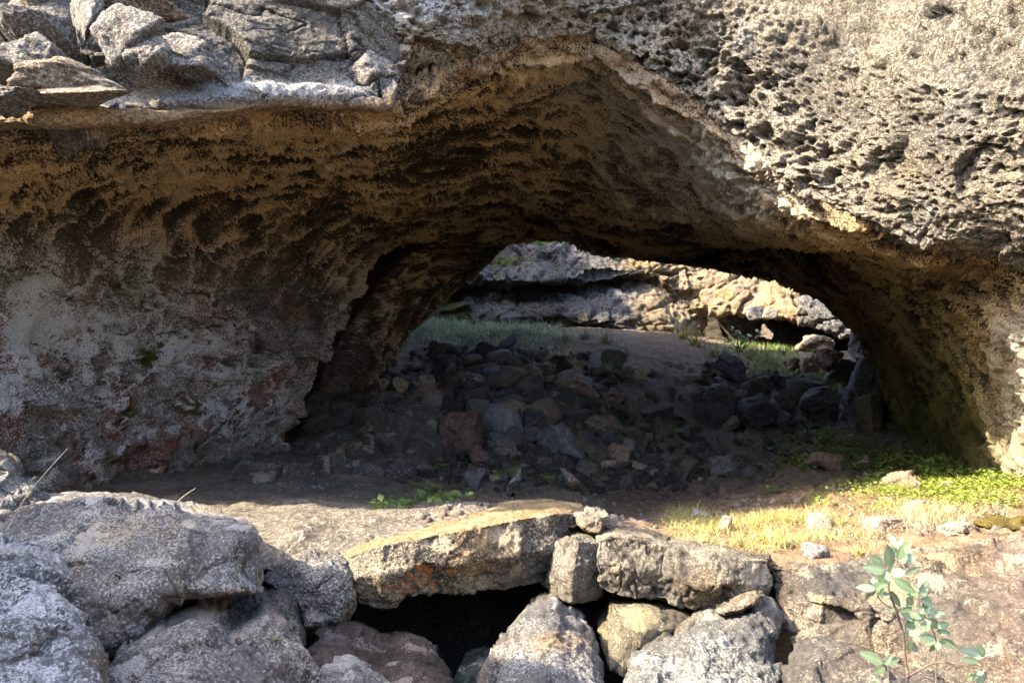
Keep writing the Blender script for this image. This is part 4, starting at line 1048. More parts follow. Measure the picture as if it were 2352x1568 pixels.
relief_rock('boulder', 'leaning grey rock with a dark right side at the left edge, behind the big boulder',
  [(-140,1060,3.55),(-30,1040,3.6),(30,1062,3.6),(62,1100,3.6),(92,1130,3.62),(128,1160,3.65),(118,1185,3.6),(40,1215,3.5),(-140,1240,3.4)],
  [(0,1120,3.42,1),(50,1130,3.46),(90,1160,3.55)], 0.4, (0.17, 0.165, 0.165), (0.48, 0.48, 0.48), 0.5, 91, nth=160, nr=60, amp=0.022, pits=0.008)
relief_rock('rock', 'small grey green rock deep in the hollow between the brown rock and the pointed boulder',
  [(1045,1570,3.5),(1060,1530,3.6),(1110,1515,3.65),(1150,1520,3.6),(1160,1600,3.4),(1100,1680,3.3),(1050,1640,3.4)], [(1100,1570,3.4)], 0.3,
  (0.09, 0.10, 0.09), (0.33, 0.36, 0.34), 0.4, 92, nth=120, nr=40, amp=0.015, cat='rock')

# ================================================================== blocks standing out of the left cliff
_ico = {}
def ico(k):
    if k not in _ico:
        bm = bmesh.new(); bmesh.ops.create_icosphere(bm, subdivisions=k, radius=1.0)
        _ico[k] = (np.array([q.co[:] for q in bm.verts]), np.array([[w.index for w in f.verts] for f in bm.faces]))
        bm.free()
    return _ico[k]

def stone_verts(seed, k=4, planes=11, sharp=26, flat=1.0, rough=0.05, box=True):
    rg = np.random.RandomState(seed)
    V, Fc = ico(k)
    nrm = rg.normal(size=(planes, 3)); nrm /= np.linalg.norm(nrm, axis=1, keepdims=True)
    dist = rg.uniform(0.62, 1.0, planes)
    if box:
        q = Euler(rg.uniform(-0.35, 0.35, 3)).to_matrix()
        bx = np.array([q @ Vector(a) for a in ((1,0,0),(-1,0,0),(0,1,0),(0,-1,0),(0,0,1),(0,0,-1))])
        nrm = np.concatenate([nrm, bx]); dist = np.concatenate([dist, rg.uniform(0.62, 0.78, 6)])
    t = np.clip(V @ nrm.T, 0, None) / dist
    r = (t ** sharp).sum(1) ** (-1 / sharp)
    W = V * r[:, None]
    W[:, 2] *= flat
    so_ = seed * 1.93
    ft, fe = facets(W * 1.6 + so_, seed + 2)
    W += V * (1.6 * rough * ft + rough * fbm(W * 2.4 + so_, 3, seed) + 0.35 * rough * fbm(W * 9 + so_, 3, seed + 1))[:, None]
    lo, hi = W.min(0), W.max(0)
    return (W - (lo + hi) / 2) / (hi - lo), Fc          # unit box

TONE = {'black': (0.030, 0.029, 0.032), 'dark': (0.048, 0.047, 0.050), 'blue': (0.075, 0.078, 0.088), 'brown': (0.085, 0.064, 0.048),
        'tan': (0.12, 0.098, 0.075), 'red': (0.052, 0.035, 0.032), 'grey': (0.095, 0.09, 0.084), 'pale': (0.125, 0.10, 0.075), 'olive': (0.07, 0.06, 0.03)}
def stone_mesh(name, seed, tone, dims, rot=(0, 0, 0), k=4, cov=0.25, **kw):
    V, Fc = stone_verts(seed, k, **kw)
    V = V * np.array(dims)
    if any(rot):
        V = V @ np.array(Euler(rot).to_matrix()).T
    V = V - np.array([0, 0, V[:, 2].min()])
    t = np.array(TONE[tone]); nv = len(V)
    c = np.tile(t, (nv, 1)); c = mixc(c, t * np.array([1.5, 1.25, 1.1]), sstep(-0.1, 0.5, fbm(V * 5 / max(dims) + seed, 3, seed + 5)) * 0.8)
    s = np.clip(t * 2.6 + 0.06, 0, 0.5)
    return mesh_from(name, V, None, Fc, col=c, spk=np.array([s[0], s[1], s[2], cov]))

cl = [  # u0 v0 u1 v1 depth tone turn : blocks of the left cliff, tan where sunlight is tinted in
 (8,20,140,108,3.42,'grey',0.3),(215,-40,392,38,3.70,'brown',-0.2),(222,24,350,156,3.60,'grey',0.5),(300,40,430,130,3.85,'grey',-0.3),(258,80,362,175,3.60,'grey',0.6),
 (335,85,480,168,3.85,'grey',-0.4),(-40,95,120,190,3.35,'grey',0.2),(60,150,250,215,3.42,'tan',0.35),(70,186,275,240,3.42,'tan',0.3),
 (165,-40,215,105,3.55,'grey',0.9),(-60,186,70,240,3.25,'grey',0.2),(770,130,905,225,4.75,'grey',-0.5)]
for i, (u0, v0, u1, v1, d, tone, tz) in enumerate(cl):
    w, h = (u1 - u0) / F * d, (v1 - v0) / F * d
    me = stone_mesh('rock_block', 300 + i, tone, (w * 1.3, max(w, h) * 1.1, h * (1.25 if v1 < 238 else 0.95)), (0, 0, tz), 5, 0.45, planes=12, sharp=34, rough=0.07, box=False)
    o = obj('rock_block', me, M_CLIFF, CLIFF_L)
    d = d + np.interp(v1, [-100, 90, 200, 240], [0.7, 0.34, 0.08, 0.0]) * np.interp((u0 + u1) / 2, [200, 500, 800], [1, 0.5, 0.1]); q = P((u0 + u1) / 2, v1, d - 0.02); o.location = (q[0], q[1] + 0.04, q[2] - 0.02)

# ================================================================== rocks inside the cave and beyond
PLACED = []
def put_stone(rect, tone, label, seed, name='rock', cat='rock', d=None, rot=0.0, k=5, depth=0.8, cov=0.22, sink=0.12, group=None, mat=None, **kw):
    u0, v0, u1, v1 = rect
    uc = (u0 + u1) / 2
    if d is None:
        b = floor_hit(uc, v1); d = b[1]
    else: b = P(uc, v1, d)
    w, h = (u1 - u0) / F * d, (v1 - v0) / F * d
    h2 = h * (1 + sink)
    dy = max(w, h) * depth
    me = stone_mesh(name, seed, tone, (w, dy, h2), (0, rot, 0), k, cov, **kw)
    o = obj(name, me, mat or M_STONE)
    o.location = (b[0], b[1] + dy * 0.4, b[2] - h * sink)
    PLACED.append((b[0], b[1], uc, (v0 + v1) / 2, label))
    return tag(o, label, cat, group)

TR = [
 ((1002,935,1118,1056),'red','large dark red boulder with a pointed top at the left front of the rubble heap'),
 ((1190,890,1255,958),'black','black angular boulder in the middle of the rubble heap'),
 ((1231,975,1351,1060),'dark','broad dark boulder at the foot of the rubble heap, left of the dirt path'),
 ((1197,938,1260,1000),'black','dark peaked rock just above the broad dark boulder'),
 ((1320,942,1404,998),'tan','smooth tan boulder beside the dirt path at the foot of the rubble'),
 ((1272,850,1382,925),'brown','large brown squared boulder at the right of the rubble heap'),
 ((1248,904,1320,932),'grey','flat grey stone lying below the large brown squared boulder'),
 ((1139,855,1228,895),'brown','long brown stone near the top of the rubble heap'),
 ((1064,868,1126,925),'black','black block left of the long brown stone'),
 ((989,893,1043,935),'dark','dark rounded stone above the large dark red boulder'),
 ((845,868,893,912),'tan','leftmost of three tan blocks against the inner wall'),
 ((893,866,940,910),'tan','middle of three tan blocks against the inner wall'),
 ((940,862,1000,908),'tan','rightmost of three tan blocks against the inner wall'),
 ((900,782,1010,862),'black','big black boulder below the rear grass, under the inner wall'),
 ((980,770,1062,830),'black','jagged black boulder at the edge of the rear grass'),
 ((1088,790,1158,840),'black','dark overhanging rock at the top of the rubble heap'),
 ((1144,766,1192,802),'black','small black crag poking out of the rear grass'),
 ((1154,800,1198,842),'blue','blue grey stone catching skylight at the top of the rubble heap'),
 ((1104,834,1147,870),'red','small dark red stone below the blue grey stone'),
 ((1008,824,1044,872),'dark','dark upright slab left of the small dark red stone'),
 ((1115,896,1157,950),'dark','dark stone left of the black angular boulder'),
 ((1129,1008,1188,1058),'grey','grey block between the red boulder and the broad dark boulder'),
 ((1067,1034,1142,1080),'red','flat reddish block at the foot of the large dark red boulder'),
 ((1058,1076,1112,1126),'dark','dark cube shaped stone in front of the rubble heap'),
 ((876,1060,958,1112),'dark','dark box shaped stone left of the front ferns'),
 ((1168,1076,1199,1116),'grey','small grey stone between two fern clumps'),
 ((1286,1082,1338,1120),'tan','tan rounded stone at the edge of the bare dirt'),
 ((1379,1058,1418,1082),'tan','low tan stone on the dirt behind the bare patch'),
 ((1454,1060,1492,1088),'tan','pale tan stone alone on the dirt path'),
 ((1416,1056,1456,1086),'dark','dark stone between two tan stones on the path'),
 ((1630,1046,1700,1100),'dark','dark flat boulder right of the path stones'),
 ((1614,1128,1696,1170),'black','black speckled boulder lying on the bare dirt'),
 ((2022,1084,2112,1126),'brown','flat brown slab among the ferns by the right wall'),
 ((1860,1040,1940,1078),'brown','brown block in the ferns under the leaning pillar'),
 ((1975,1050,2010,1080),'grey','small pointed grey stone in the ferns by the right wall'),
 ((1457,928,1560,970),'black','long black slab lying beside the path up to the mound'),
 ((1597,890,1700,985),'black','black leaning boulder on the right of the path'),
 ((1650,815,1722,885),'dark','dark rounded boulder on the mound by the rear green patch'),
 ((1706,872,1768,930),'dark','dark block in front of the rear green patch'),
 ((1690,915,1800,985),'black','wide black boulder at the foot of the leaning slabs'),
 ((1755,862,1828,900),'black','black flat topped rock at the edge of the rear green patch'),
 ((1648,956,1704,1000),'grey','light grey stone on the dirt in front of the black leaning boulder'),
 ((1838,770,1934,812),'tan','tan ledge rock at the right behind the rear green patch'),
 ((1840,806,1890,862),'pale','pale triangular stone propped beside the rear green patch'),
 ((1885,800,1945,868),'brown','brown rock behind the pale triangular stone'),
 ((1812,820,1850,852),'brown','small brown rock left of the pale triangular stone'),
 ((1905,815,1980,890),'black','dark boulder leaning on the bluish pillar'),
 ((1845,890,1950,955),'dark','dark slanted slab left of the bluish pillar'),
 ((1395,1020,1450,1070),'brown','brown flat stone in the rubble left of the path'),
 ((1520,1040,1575,1072),'brown','brown stone on the path near the black slab'),
 ((1380,905,1440,950),'brown','brown stone half buried beside the mound path'),
 ((1195,800,1240,835),'grey','grey stone under the dry grass at the top of the rubble'),
]
for i, (bx, tone, lab) in enumerate(TR):
    big = bx[2] - bx[0] > 150
    put_stone(bx, tone, lab, 400 + i, 'boulder' if bx[2] - bx[0] > 75 else 'rock', 'boulder' if bx[2] - bx[0] > 75 else 'rock', k=6 if big else 5, box=bool(i % 3 == 0), planes=10,
              rot=0.0 if big else random.Random(i).uniform(-0.25, 0.25), cov=0.28 if big else 0.2, rough=0.09, depth=0.5 if big else 0.85, sharp=12 if big else 24)
relief_rock('bedrock_hump', 'wide smooth dark bedrock hump at the foot of the inner left wall',
  [(700,1015,8.6),(790,965,9.0),(880,925,9.2),(960,915,9.2),(1002,950,9.0),(1010,1040,8.6),(960,1090,8.2),(850,1105,8.0),(760,1100,8.0),(690,1065,8.3)],
  [(860,1010,8.4),(930,960,8.8),(800,1060,8.1)], 0.8, (0.26, 0.24, 0.225), (0.7, 0.66, 0.6), 0.3, 511, nth=220, nr=70, amp=0.07, edge=0.1, mat=M_CAVE, cat='bedrock')
relief_rock('bedrock_hump', 'long low dark bedrock hump along the base of the left wall',
  [(500,1120,6.6),(560,1062,7.2),(680,1040,7.6),(800,1045,7.6),(880,1085,7.2),(850,1118,6.8),(700,1140,6.4),(580,1140,6.3)],
  [(690,1090,6.8),(780,1080,7.1)], 0.7, (0.28, 0.26, 0.245), (0.75, 0.72, 0.66), 0.36, 512, nth=200, nr=60, amp=0.05, edge=0.1, mat=M_CAVE, cat='bedrock')
# lit stones on the sunny ground
for i, (bx, tone, lab) in enumerate([
 ((1652,1184,1684,1222),'pale','small pale upright stone standing in the yellow grass'),
 ((2096,1104,2126,1130),'pale','small pale pointed stone at the edge of the sunlit clover'),
 ((2000,1192,2110,1222),'pale','flat pale crusted slab lying in the sunlit dry grass'),
 ((2165,1108,2200,1130),'tan','reddish tan stone among the sunlit clover'),
 ((1860,1185,1920,1215),'pale','pale crusted stone in the middle of the yellow grass'),
 ((1850,1255,1920,1290),'grey','rough dark topped stone on the edge above the outcrop'),
 ((2080,1155,2160,1178),'pale','pale crusted low slab behind the dry grass on the right'),
 ((1590,1172,1640,1196),'grey','grey stone half hidden behind the yellow grass'),
 ((2170,1205,2260,1232),'tan','tan crusted stone on top of the wide outcrop')]):
    put_stone(bx, tone, lab, 480 + i, k=5, cov=0.45, mat=M_NEAR, sink=0.5, box=False, planes=16, sharp=14, rough=0.12)
# bluish pillar, its rock behind, the olive block beside it
relief_rock('rock_pillar', 'leaning bluish grey rock pillar in front of the dark hollow by the right wall',
  [(1962,860,12.2),(1990,812,12.4),(2020,830,12.4),(2030,870,12.3),(2020,930,12.2),(1990,1000,11.9),(1950,1010,11.8),(1912,988,11.7),(1925,950,11.8),(1945,900,12.0)],
  [(1965,920,11.6)], 0.7, (0.13, 0.135, 0.155), (0.34, 0.36, 0.42), 0.5, 501, nth=130, nr=44, amp=0.06, mat=M_STONE, cat='rock pillar', pits=0.03)
relief_rock('rock_wall', 'bluish grey rock face behind the leaning pillar at the right end of the cave',
  [(1945,720,15),(2000,720,15),(2080,760,14.6),(2120,900,14),(2060,960,14),(1990,900,14.4),(1955,850,14.6)],
  [(2010,800,14.2)], 1.0, (0.12, 0.125, 0.145), (0.34, 0.36, 0.42), 0.5, 502, nth=150, nr=50, amp=0.1, mat=M_STONE, cat='rock face', pits=0.04)
put_stone((1985, 900, 2034, 1010), 'olive', 'olive brown upright block right of the bluish pillar', 503, 'boulder', 'boulder', d=11.2, k=5)
put_stone((1718, 700, 1758, 732), 'blue', 'blue grey slab wedged under the sunlit rear cliff', 504, d=16.9, k=4)
put_stone((1752, 706, 1792, 732), 'grey', 'grey slab beside the blue slab under the sunlit rear cliff', 505, d=16.8, k=4)

# loose rubble: many more stones of no particular look
rg = np.random.RandomState(7)
proto = [stone_mesh('rubble_stone', 600 + i, t, (1, 0.9, 0.7), (rg.uniform(-.3, .3), rg.uniform(-.3, .3), 0), 3, 0.18, box=bool(i % 2), planes=9, rough=0.08) for i, t in enumerate(['dark', 'black', 'brown', 'dark', 'red', 'grey', 'brown', 'blue', 'dark', 'tan'])]
for q in proto: q.materials.append(M_STONE)
lab1 = 'small angular stone lying loose among the boulders of the rubble heap'
lab2 = 'small stone lying loose on the trodden dirt of the cave floor'
cnt = 0
def short(lab):
    for w in (' with ', ' in the ', ' in front', ' at the ', ' of the ', ' beside ', ' lying ', ' left of', ' right of', ' near ', ' just ', ' below ', ' above ', ' against ', ' poking', ' catching', ' on the ', ' by the ', ' between ', ' behind ', ' half ', ' alone', ' propped', ' leaning on', ' among', ' standing', ' under '):
        if w in lab: lab = lab[:lab.index(w)]
    return lab.replace('leftmost of three tan blocks', 'leftmost tan block').replace('middle of three tan blocks', 'middle tan block').replace('rightmost of three tan blocks', 'rightmost tan block')
WORD = ['charcoal', 'black', 'brown', 'dark grey', 'dull red', 'grey', 'earth brown', 'bluish', 'dusky', 'tan']
USED = set()
def beside(b, uu, vv, pi, s_):
    size = 'tiny' if s_ < 0.13 else ('small' if s_ < 0.27 else ('middling' if s_ < 0.4 else 'stout'))
    for q in sorted(PLACED, key=lambda k: (k[0] - b[0]) ** 2 + (k[1] - b[1]) ** 2)[:6]:
        du, dv = uu - q[2], vv - q[3]
        rel = ('right of' if du > 0 else 'left of') if abs(du) > abs(dv) * 0.9 else ('in front of' if dv > 0 else 'behind')
        lb_ = '%s %s loose stone %s the %s' % (size, WORD[pi], rel, short(q[4]))
        if lb_ not in USED: break
    USED.add(lb_)
    return lb_
def scatter(n, cu, cv, su, sv, smin, smax, lab, grp, lim):
    k_ = 0
    while k_ < n:
        uu, vv = rg.normal(cu, su), rg.normal(cv, sv)
        if not (lim[0] < uu < lim[2] and lim[1] < vv < lim[3]): continue
        b = floor_hit(uu, vv, 5)
        s_ = rg.uniform(smin, smax) * (0.7 + 0.6 * rg.rand() ** 2)
        pi = rg.randint(len(proto)); o = bpy.data.objects.new('rubble_stone', proto[pi]); COL.objects.link(o)
        o.location = (b[0], b[1], b[2] - 0.12 * s_); o.scale = (s_ * rg.uniform(.8, 1.3), s_, s_ * rg.uniform(.7, 1.1)); o.rotation_euler = (rg.uniform(-.25, .25), rg.uniform(-.25, .25), rg.uniform(0, 6.28))
        tag(o, beside(b, uu, vv, pi, s_), 'stone', grp); k_ += 1
scatter(170, 1150, 920, 140, 72, 0.18, 0.52, lab1, 'loose stones of the rubble heap', (850, 800, 1420, 1060))
scatter(40, 1740, 920, 100, 45, 0.16, 0.44, lab1, 'loose stones of the rubble heap', (1480, 830, 1960, 1000))
scatter(84, 1420, 1065, 190, 35, 0.06, 0.22, lab2, 'loose stones on the cave floor', (960, 1000, 1900, 1150))
# broken stone filling the gaps of the heap, too many to count
V0, F0 = ico(2)
rp = [stone_verts(640 + i, 2, box=False, planes=8, rough=0.08)[0] for i in range(8)]
uu = np.concatenate([rg.normal(1140, 150, 1500), rg.normal(1730, 110, 450), rg.normal(1420, 200, 500)]); vv = np.concatenate([rg.normal(930, 75, 1500), rg.normal(925, 40, 450), rg.normal(1060, 40, 500)])
VV = []
for a_, b_ in zip(uu, vv):
    if not (820 < a_ < 1980 and 800 < b_ < 1140): continue
    if 1440 < a_ < 1600 and b_ < 960: continue
    h_ = floor_hit(a_, b_, 5.5, 18); s_ = rg.uniform(0.05, 0.17)
    W = rp[rg.randint(8)] * s_ * rg.uniform(0.7, 1.3, 3); an = rg.uniform(0, 6.28); ca, sa = math.cos(an), math.sin(an)
    W = np.stack([W[:, 0] * ca - W[:, 1] * sa, W[:, 0] * sa + W[:, 1] * ca, W[:, 2]], 1) + h_ + np.array([0, 0, 0.1 * s_])
    VV.append(W)
pf = np.concatenate([F0 + i * len(V0) for i in range(len(VV))])
tone_ = np.repeat(rg.uniform(0.5, 1.7, len(VV)), len(V0))[:, None] * np.array([[0.062, 0.054, 0.047]])
o = obj('rubble', mesh_from('rubble', np.concatenate(VV), None, pf, col=tone_, spk=np.array([0.2, 0.18, 0.16, 0.2])), M_CAVE)
tag(o, kind='stuff')
# grit and pebbles too small to tell apart
V0, F0 = ico(1)
VV, FF, CC = [], [], []
for i in range(3600):
    uu, vv = rg.uniform(950, 2350), rg.uniform(1010, 1260)
    b = np.array([0, 0, 0.0]); d = rg.uniform(3.9, 10.5); xx = (uu - 1176) / F * d
    s_ = 0.006 + 0.028 * rg.rand() ** 2.5
    VV.append((V0 * s_ * rg.uniform(.6, 1.3, 3) + np.array([xx, d, 0]), xx, d))
cxy = np.array([(q[1], q[2]) for q in VV]); cz = floor_z(cxy)
pv = np.concatenate([q[0] + np.array([0, 0, z_]) for q, z_ in zip(VV, cz)])
pf = np.concatenate([F0 + i * len(V0) for i in range(len(VV))])
tone_ = np.repeat(rg.uniform(0.6, 1.7, len(VV)), len(V0))[:, None] * np.array([[0.11, 0.09, 0.075]])
o = obj('gravel', mesh_from('gravel', pv, None, pf, col=tone_, spk=np.array([0.3, 0.27, 0.24, 0.25])), M_SOIL)
tag(o, kind='stuff')
# ================================================================== plants
def tube(name, pts, radii, col, mat, parent=None, ns=7):
    pts = [Vector(q) for q in pts]
    V, Fc = [], []
    n_ = len(pts)
    for i, q in enumerate(pts):
        t = (pts[min(i + 1, n_ - 1)] - pts[max(i - 1, 0)]).normalized()
        a = t.cross(Vector((0.3, 1, 0.2))).normalized(); b = t.cross(a)
        for k in range(ns):
            an = 2 * math.pi * k / ns
            V.append(q + (a * math.cos(an) + b * math.sin(an)) * radii[i])
    Fc = grid_faces(n_, ns, True)
    V = np.array([w[:] for w in V])
    me = mesh_from(name, V, Fc, col=np.asarray(col), spk=np.array([col[0] * 1.8, col[1] * 1.8, col[2] * 1.8, 0.3]))
    return obj(name, me, mat, parent)

def smooth_path(pts, k=6):
    A = cr_matrix(len(pts), [k] * (len(pts) - 1))
    return A @ np.array(pts)

def blades_arrays(pos, hts, wid, lean, seed, curl=0.5, segs=3):
    """curved tapering blades: pos (n,3)"""
    g = np.random.RandomState(seed); n_ = len(pos)
    an = g.uniform(0, 2 * np.pi, n_); dx = np.cos(an); dy = np.sin(an)
    ln = lean * g.uniform(0.3, 1.6, n_); tw = an + g.uniform(0.8, 2.2, n_)
    wx = np.cos(tw) * wid; wy = np.sin(tw) * wid
    lev = []
    for s in range(segs + 1):
        t = s / segs
        off = ln * hts * (t * 0.4 + curl * t * t)
        zz = hts * t * (1 - 0.35 * ln * t)
        w_ = (1 - t) ** 0.7
        base = pos + np.stack([dx * off, dy * off, zz], 1)
        if s < segs:
            lev.append(base + np.stack([wx * w_, wy * w_, 0 * wx], 1)); lev.append(base - np.stack([wx * w_, wy * w_, 0 * wx], 1))
        else: lev.append(base)
    V = np.stack(lev, 1)      # n, 2*segs+1, 3
    k = 2 * segs + 1
    f4 = np.array([[2 * s, 2 * s + 1, 2 * s + 3, 2 * s + 2] for s in range(segs - 1)])
    f3 = np.array([[2 * segs - 2, 2 * segs - 1, 2 * segs]])
    o_ = (np.arange(n_) * k)[:, None, None]
    return V.reshape(-1, 3), (f4[None] + o_).reshape(-1, 4), (f3[None] + o_).reshape(-1, 3), k

def blade_cols(n_, k, cols, seed, vary=0.3):
    g = np.random.RandomState(seed)
    cols = np.array(cols); ci = g.randint(len(cols), size=n_)
    c = cols[ci] * g.uniform(1 - vary, 1 + vary, (n_, 1))
    return np.repeat(c, k, 0)

GREEN = [(0.06, 0.10, 0.03), (0.08, 0.12, 0.04), (0.05, 0.09, 0.035)]
BLUEG = [(0.18, 0.26, 0.165), (0.14, 0.23, 0.135), (0.25, 0.29, 0.20), (0.31, 0.29, 0.19)]
YELL = [(0.30, 0.25, 0.09), (0.21, 0.21, 0.055), (0.36, 0.29, 0.15), (0.17, 0.20, 0.045), (0.33, 0.26, 0.14)]
STRAW = [(0.32, 0.26, 0.16), (0.26, 0.20, 0.12), (0.38, 0.32, 0.21)]

def grass_field(name, n_, regions, h0, h1, wid, lean, cols, seed, dmin=3.4):
    """regions: (u, v, ru, rv) areas of the ground, sampled where the sight line meets the floor"""
    g = np.random.RandomState(seed)
    # lookup of floor points by picture position
    uu = FU; vv = FV
    wgt = np.zeros(len(uu))
    for (cu, cv, ru, rv, amp) in regions: wgt += amp * (((uu - cu) / ru) ** 2 + ((vv - cv) / rv) ** 2 < 1) * (0.35 + 0.65 * np.exp(-((uu - cu) / ru) ** 2 - ((vv - cv) / rv) ** 2))
    wgt *= FA * np.clip(0.7 + 2.2 * FN, 0.02, 3)
    idx = g.choice(len(uu), n_, p=wgt / wgt.sum())
    pos = FP[idx] + np.concatenate([g.normal(0, 0.02, (n_, 2)) * FP[idx][:, 1:2] / 4, np.full((n_, 1), -0.01)], 1)
    hts = g.uniform(h0, h1, n_) * np.clip(0.8 + 0.5 * FN[idx], 0.4, 1.4)
    V, f4, f3, k = blades_arrays(pos, hts, wid, lean, seed + 1)
    o = obj(name, mesh_from(name, V, f4, f3, col=blade_cols(n_, k, cols, seed + 2)), M_GRASS)
    return tag(o, kind='stuff')
_vis = keep.copy()
FU, FV = uvof(P3); FP = P3
FN = fbm(np.concatenate([xy_floor * 2.2, np.zeros((len(xy_floor), 1))], 1), 3, 333)
FA = (P3[:, 1] ** 2) * _vis            # cell area grows with distance
# only ground that is not hidden behind a nearer rise
def vis_filter():
    D_ = P3[:, 1].reshape(nd_f, na_f); sl = (P3[:, 2] - CAMZ).reshape(nd_f, na_f) / D_
    sl = np.where(_vis.reshape(nd_f, na_f), sl, -9)
    run = np.maximum.accumulate(sl, 0)
    return (sl >= run - 0.012).ravel()
FA = FA * (vis_filter() | (P3[:, 1] < 6))

grass_field('grass', 9000, [(1060,765,160,30,1.2),(1230,770,90,30,0.8),(960,755,60,22,1.2)], 0.12, 0.34, 0.007, 0.9, BLUEG, 340)
grass_field('grass', 9000, [(1790,850,150,48,1),(1720,815,110,30,1),(1900,890,90,30,.8)], 0.07, 0.22, 0.007, 0.7, [(0.09,0.15,0.035),(0.12,0.17,0.05),(0.16,0.18,0.07)], 341)
grass_field('grass', 7000, [(1690,1235,150,42,1.4),(1830,1215,120,40,1.2),(1580,1195,60,25,1.2),(1960,1240,80,35,.7),(2120,1180,140,22,.9)], 0.03, 0.16, 0.0020, 1.5, YELL, 342)
grass_field('grass', 6000, [(2150,1125,170,26,.9),(2290,1120,90,30,.8),(1950,1155,130,16,.8)], 0.03, 0.11, 0.0022, 1.4, [(0.20,0.21,0.05),(0.15,0.19,0.04),(0.28,0.25,0.10)], 344)
grass_field('grass', 3000, [(2200,1190,160,22,1),(2060,1205,100,18,.8),(1300,830,50,50,.9)], 0.06, 0.16, 0.0022, 1.3, STRAW, 343)

# low leafy ground cover: clover tinted bright for sun, the same tinted dark for the right wall's shade
def cover(name, n_, regions, r0, r1, cols, seed):
    g = np.random.RandomState(seed)
    wgt = np.zeros(len(FU))
    for (cu, cv, ru, rv, amp) in regions: wgt += amp * np.exp(-((FU - cu) / ru) ** 2 - ((FV - cv) / rv) ** 2) * (((FU - cu) / ru) ** 2 + ((FV - cv) / rv) ** 2 < 2)
    wgt *= FA * np.clip(0.6 + 1.6 * FN, 0, 2)
    idx = g.choice(len(FU), n_, p=wgt / wgt.sum())
    pos = FP[idx] + np.concatenate([g.normal(0, 0.03, (n_, 2)), g.uniform(0.005, 0.07, (n_, 1))], 1)
    r_ = g.uniform(r0, r1, n_)
    nrm = g.normal(0, 0.5, (n_, 3)); nrm[:, 2] = 1; nrm /= np.linalg.norm(nrm, axis=1, keepdims=True)
    a = np.cross(nrm, g.normal(size=(n_, 3))); a /= np.linalg.norm(a, axis=1, keepdims=True); b = np.cross(nrm, a)
    ring = []
    for (x_, y__) in ((-1, 0), (-0.1, 0.75), (1, 0), (-0.1, -0.75)):
        ring.append(pos + (a * x_ + b * y__) * r_[:, None])
    V = np.stack(ring, 1).reshape(-1, 3)
    f4 = np.arange(n_ * 4).reshape(-1, 4)
    o = obj(name, mesh_from(name, V, f4, col=blade_cols(n_, 4, cols, seed + 1), smooth=False), M_LEAF)
    return tag(o, kind='stuff')
cover('ground_cover', 6500, [(2140,1130,170,22,1),(2290,1115,110,26,1.3),(1950,1150,110,16,.6),(2250,1160,120,20,.8)], 0.007, 0.016, [(0.14,0.19,0.03),(0.19,0.22,0.04),(0.11,0.17,0.025)], 350)
cover('ground_cover', 4500, [(2150,1075,150,20,1),(1900,1020,100,26,.9),(1850,1060,60,18,1),(2030,1060,100,22,.7),(2280,1090,80,16,1)], 0.018, 0.036, [(0.06,0.10,0.02),(0.09,0.13,0.03),(0.12,0.15,0.03)], 351)
cover('ground_cover', 230, [(980,1155,110,12,1),(1220,1105,50,14,1),(960,1085,40,20,.5),(880,1165,40,8,1)], 0.016, 0.03, [(0.07,0.11,0.025),(0.10,0.14,0.035)], 352)

# tufts of grass that stand alone
def tuft_mesh(seed, cols, n_=70, h=1.0):
    g = np.random.RandomState(seed)
    pos = np.concatenate([g.normal(0, 0.10, (n_, 2)), np.zeros((n_, 1))], 1)
    V, f4, f3, k = blades_arrays(pos, g.uniform(0.5, 1.0, n_) * h, 0.018, 0.75, seed)
    me = mesh_from('grass_tuft', V, f4, f3, col=blade_cols(n_, k, cols, seed)); me.materials.append(M_GRASS); return me
tm = [tuft_mesh(360, BLUEG), tuft_mesh(361, BLUEG + STRAW), tuft_mesh(362, STRAW), tuft_mesh(363, YELL)]
TF = [(1140,765,0,44,'dark based green grass tuft standing highest on the rear mound, by the pale rocks'),
 (1170,762,1,38,'bluish grass tuft just right of the highest tuft on the rear mound'),(1235,768,0,40,'blue green grass tuft at the middle of the mound crest'),
 (1300,775,1,40,'dry brown and green tuft hanging over the mound edge'),(1345,768,0,34,'low green tuft right of the dry brown tuft on the crest'),
 (1390,778,1,38,'long bent tuft sliding down the right side of the mound'),(1425,800,1,42,'pale tuft beside the worn path, below the long bent tuft'),
 (1290,825,2,50,'straw coloured dry tuft among the top stones of the rubble'),(1320,850,2,42,'second straw coloured tuft lower down the rubble'),
 (1400,850,0,40,'faded green tuft in the middle of the slope by the path'),(1470,860,2,40,'dry spiky tuft on the left edge of the path'),
 (1570,770,3,44,'yellow green tuft on the rise at the top of the path'),(1600,786,3,46,'tall yellow green tuft right of the rise, above black rocks'),
 (1640,806,1,36,'pale tuft at the near edge of the rear green patch'),(1085,775,0,36,'green tuft below the crest on the left of the mound'),
 (960,748,0,30,'green tuft nearest the inner wall on the rear mound')]
for i, (uu, vv, kd, hp, lab) in enumerate(TF):
    b = floor_hit(uu, vv + 8, 8); h_ = hp * 1.25 / F * b[1]
    o = obj('grass_tuft', tm[kd]); o.location = (b[0], b[1], b[2] - 0.03); o.scale = (h_ * 1.2, h_ * 1.2, h_); o.rotation_euler = (0, 0, i * 1.3)
    tag(o, lab, 'grass tuft', 'grass tufts on the rear mound')
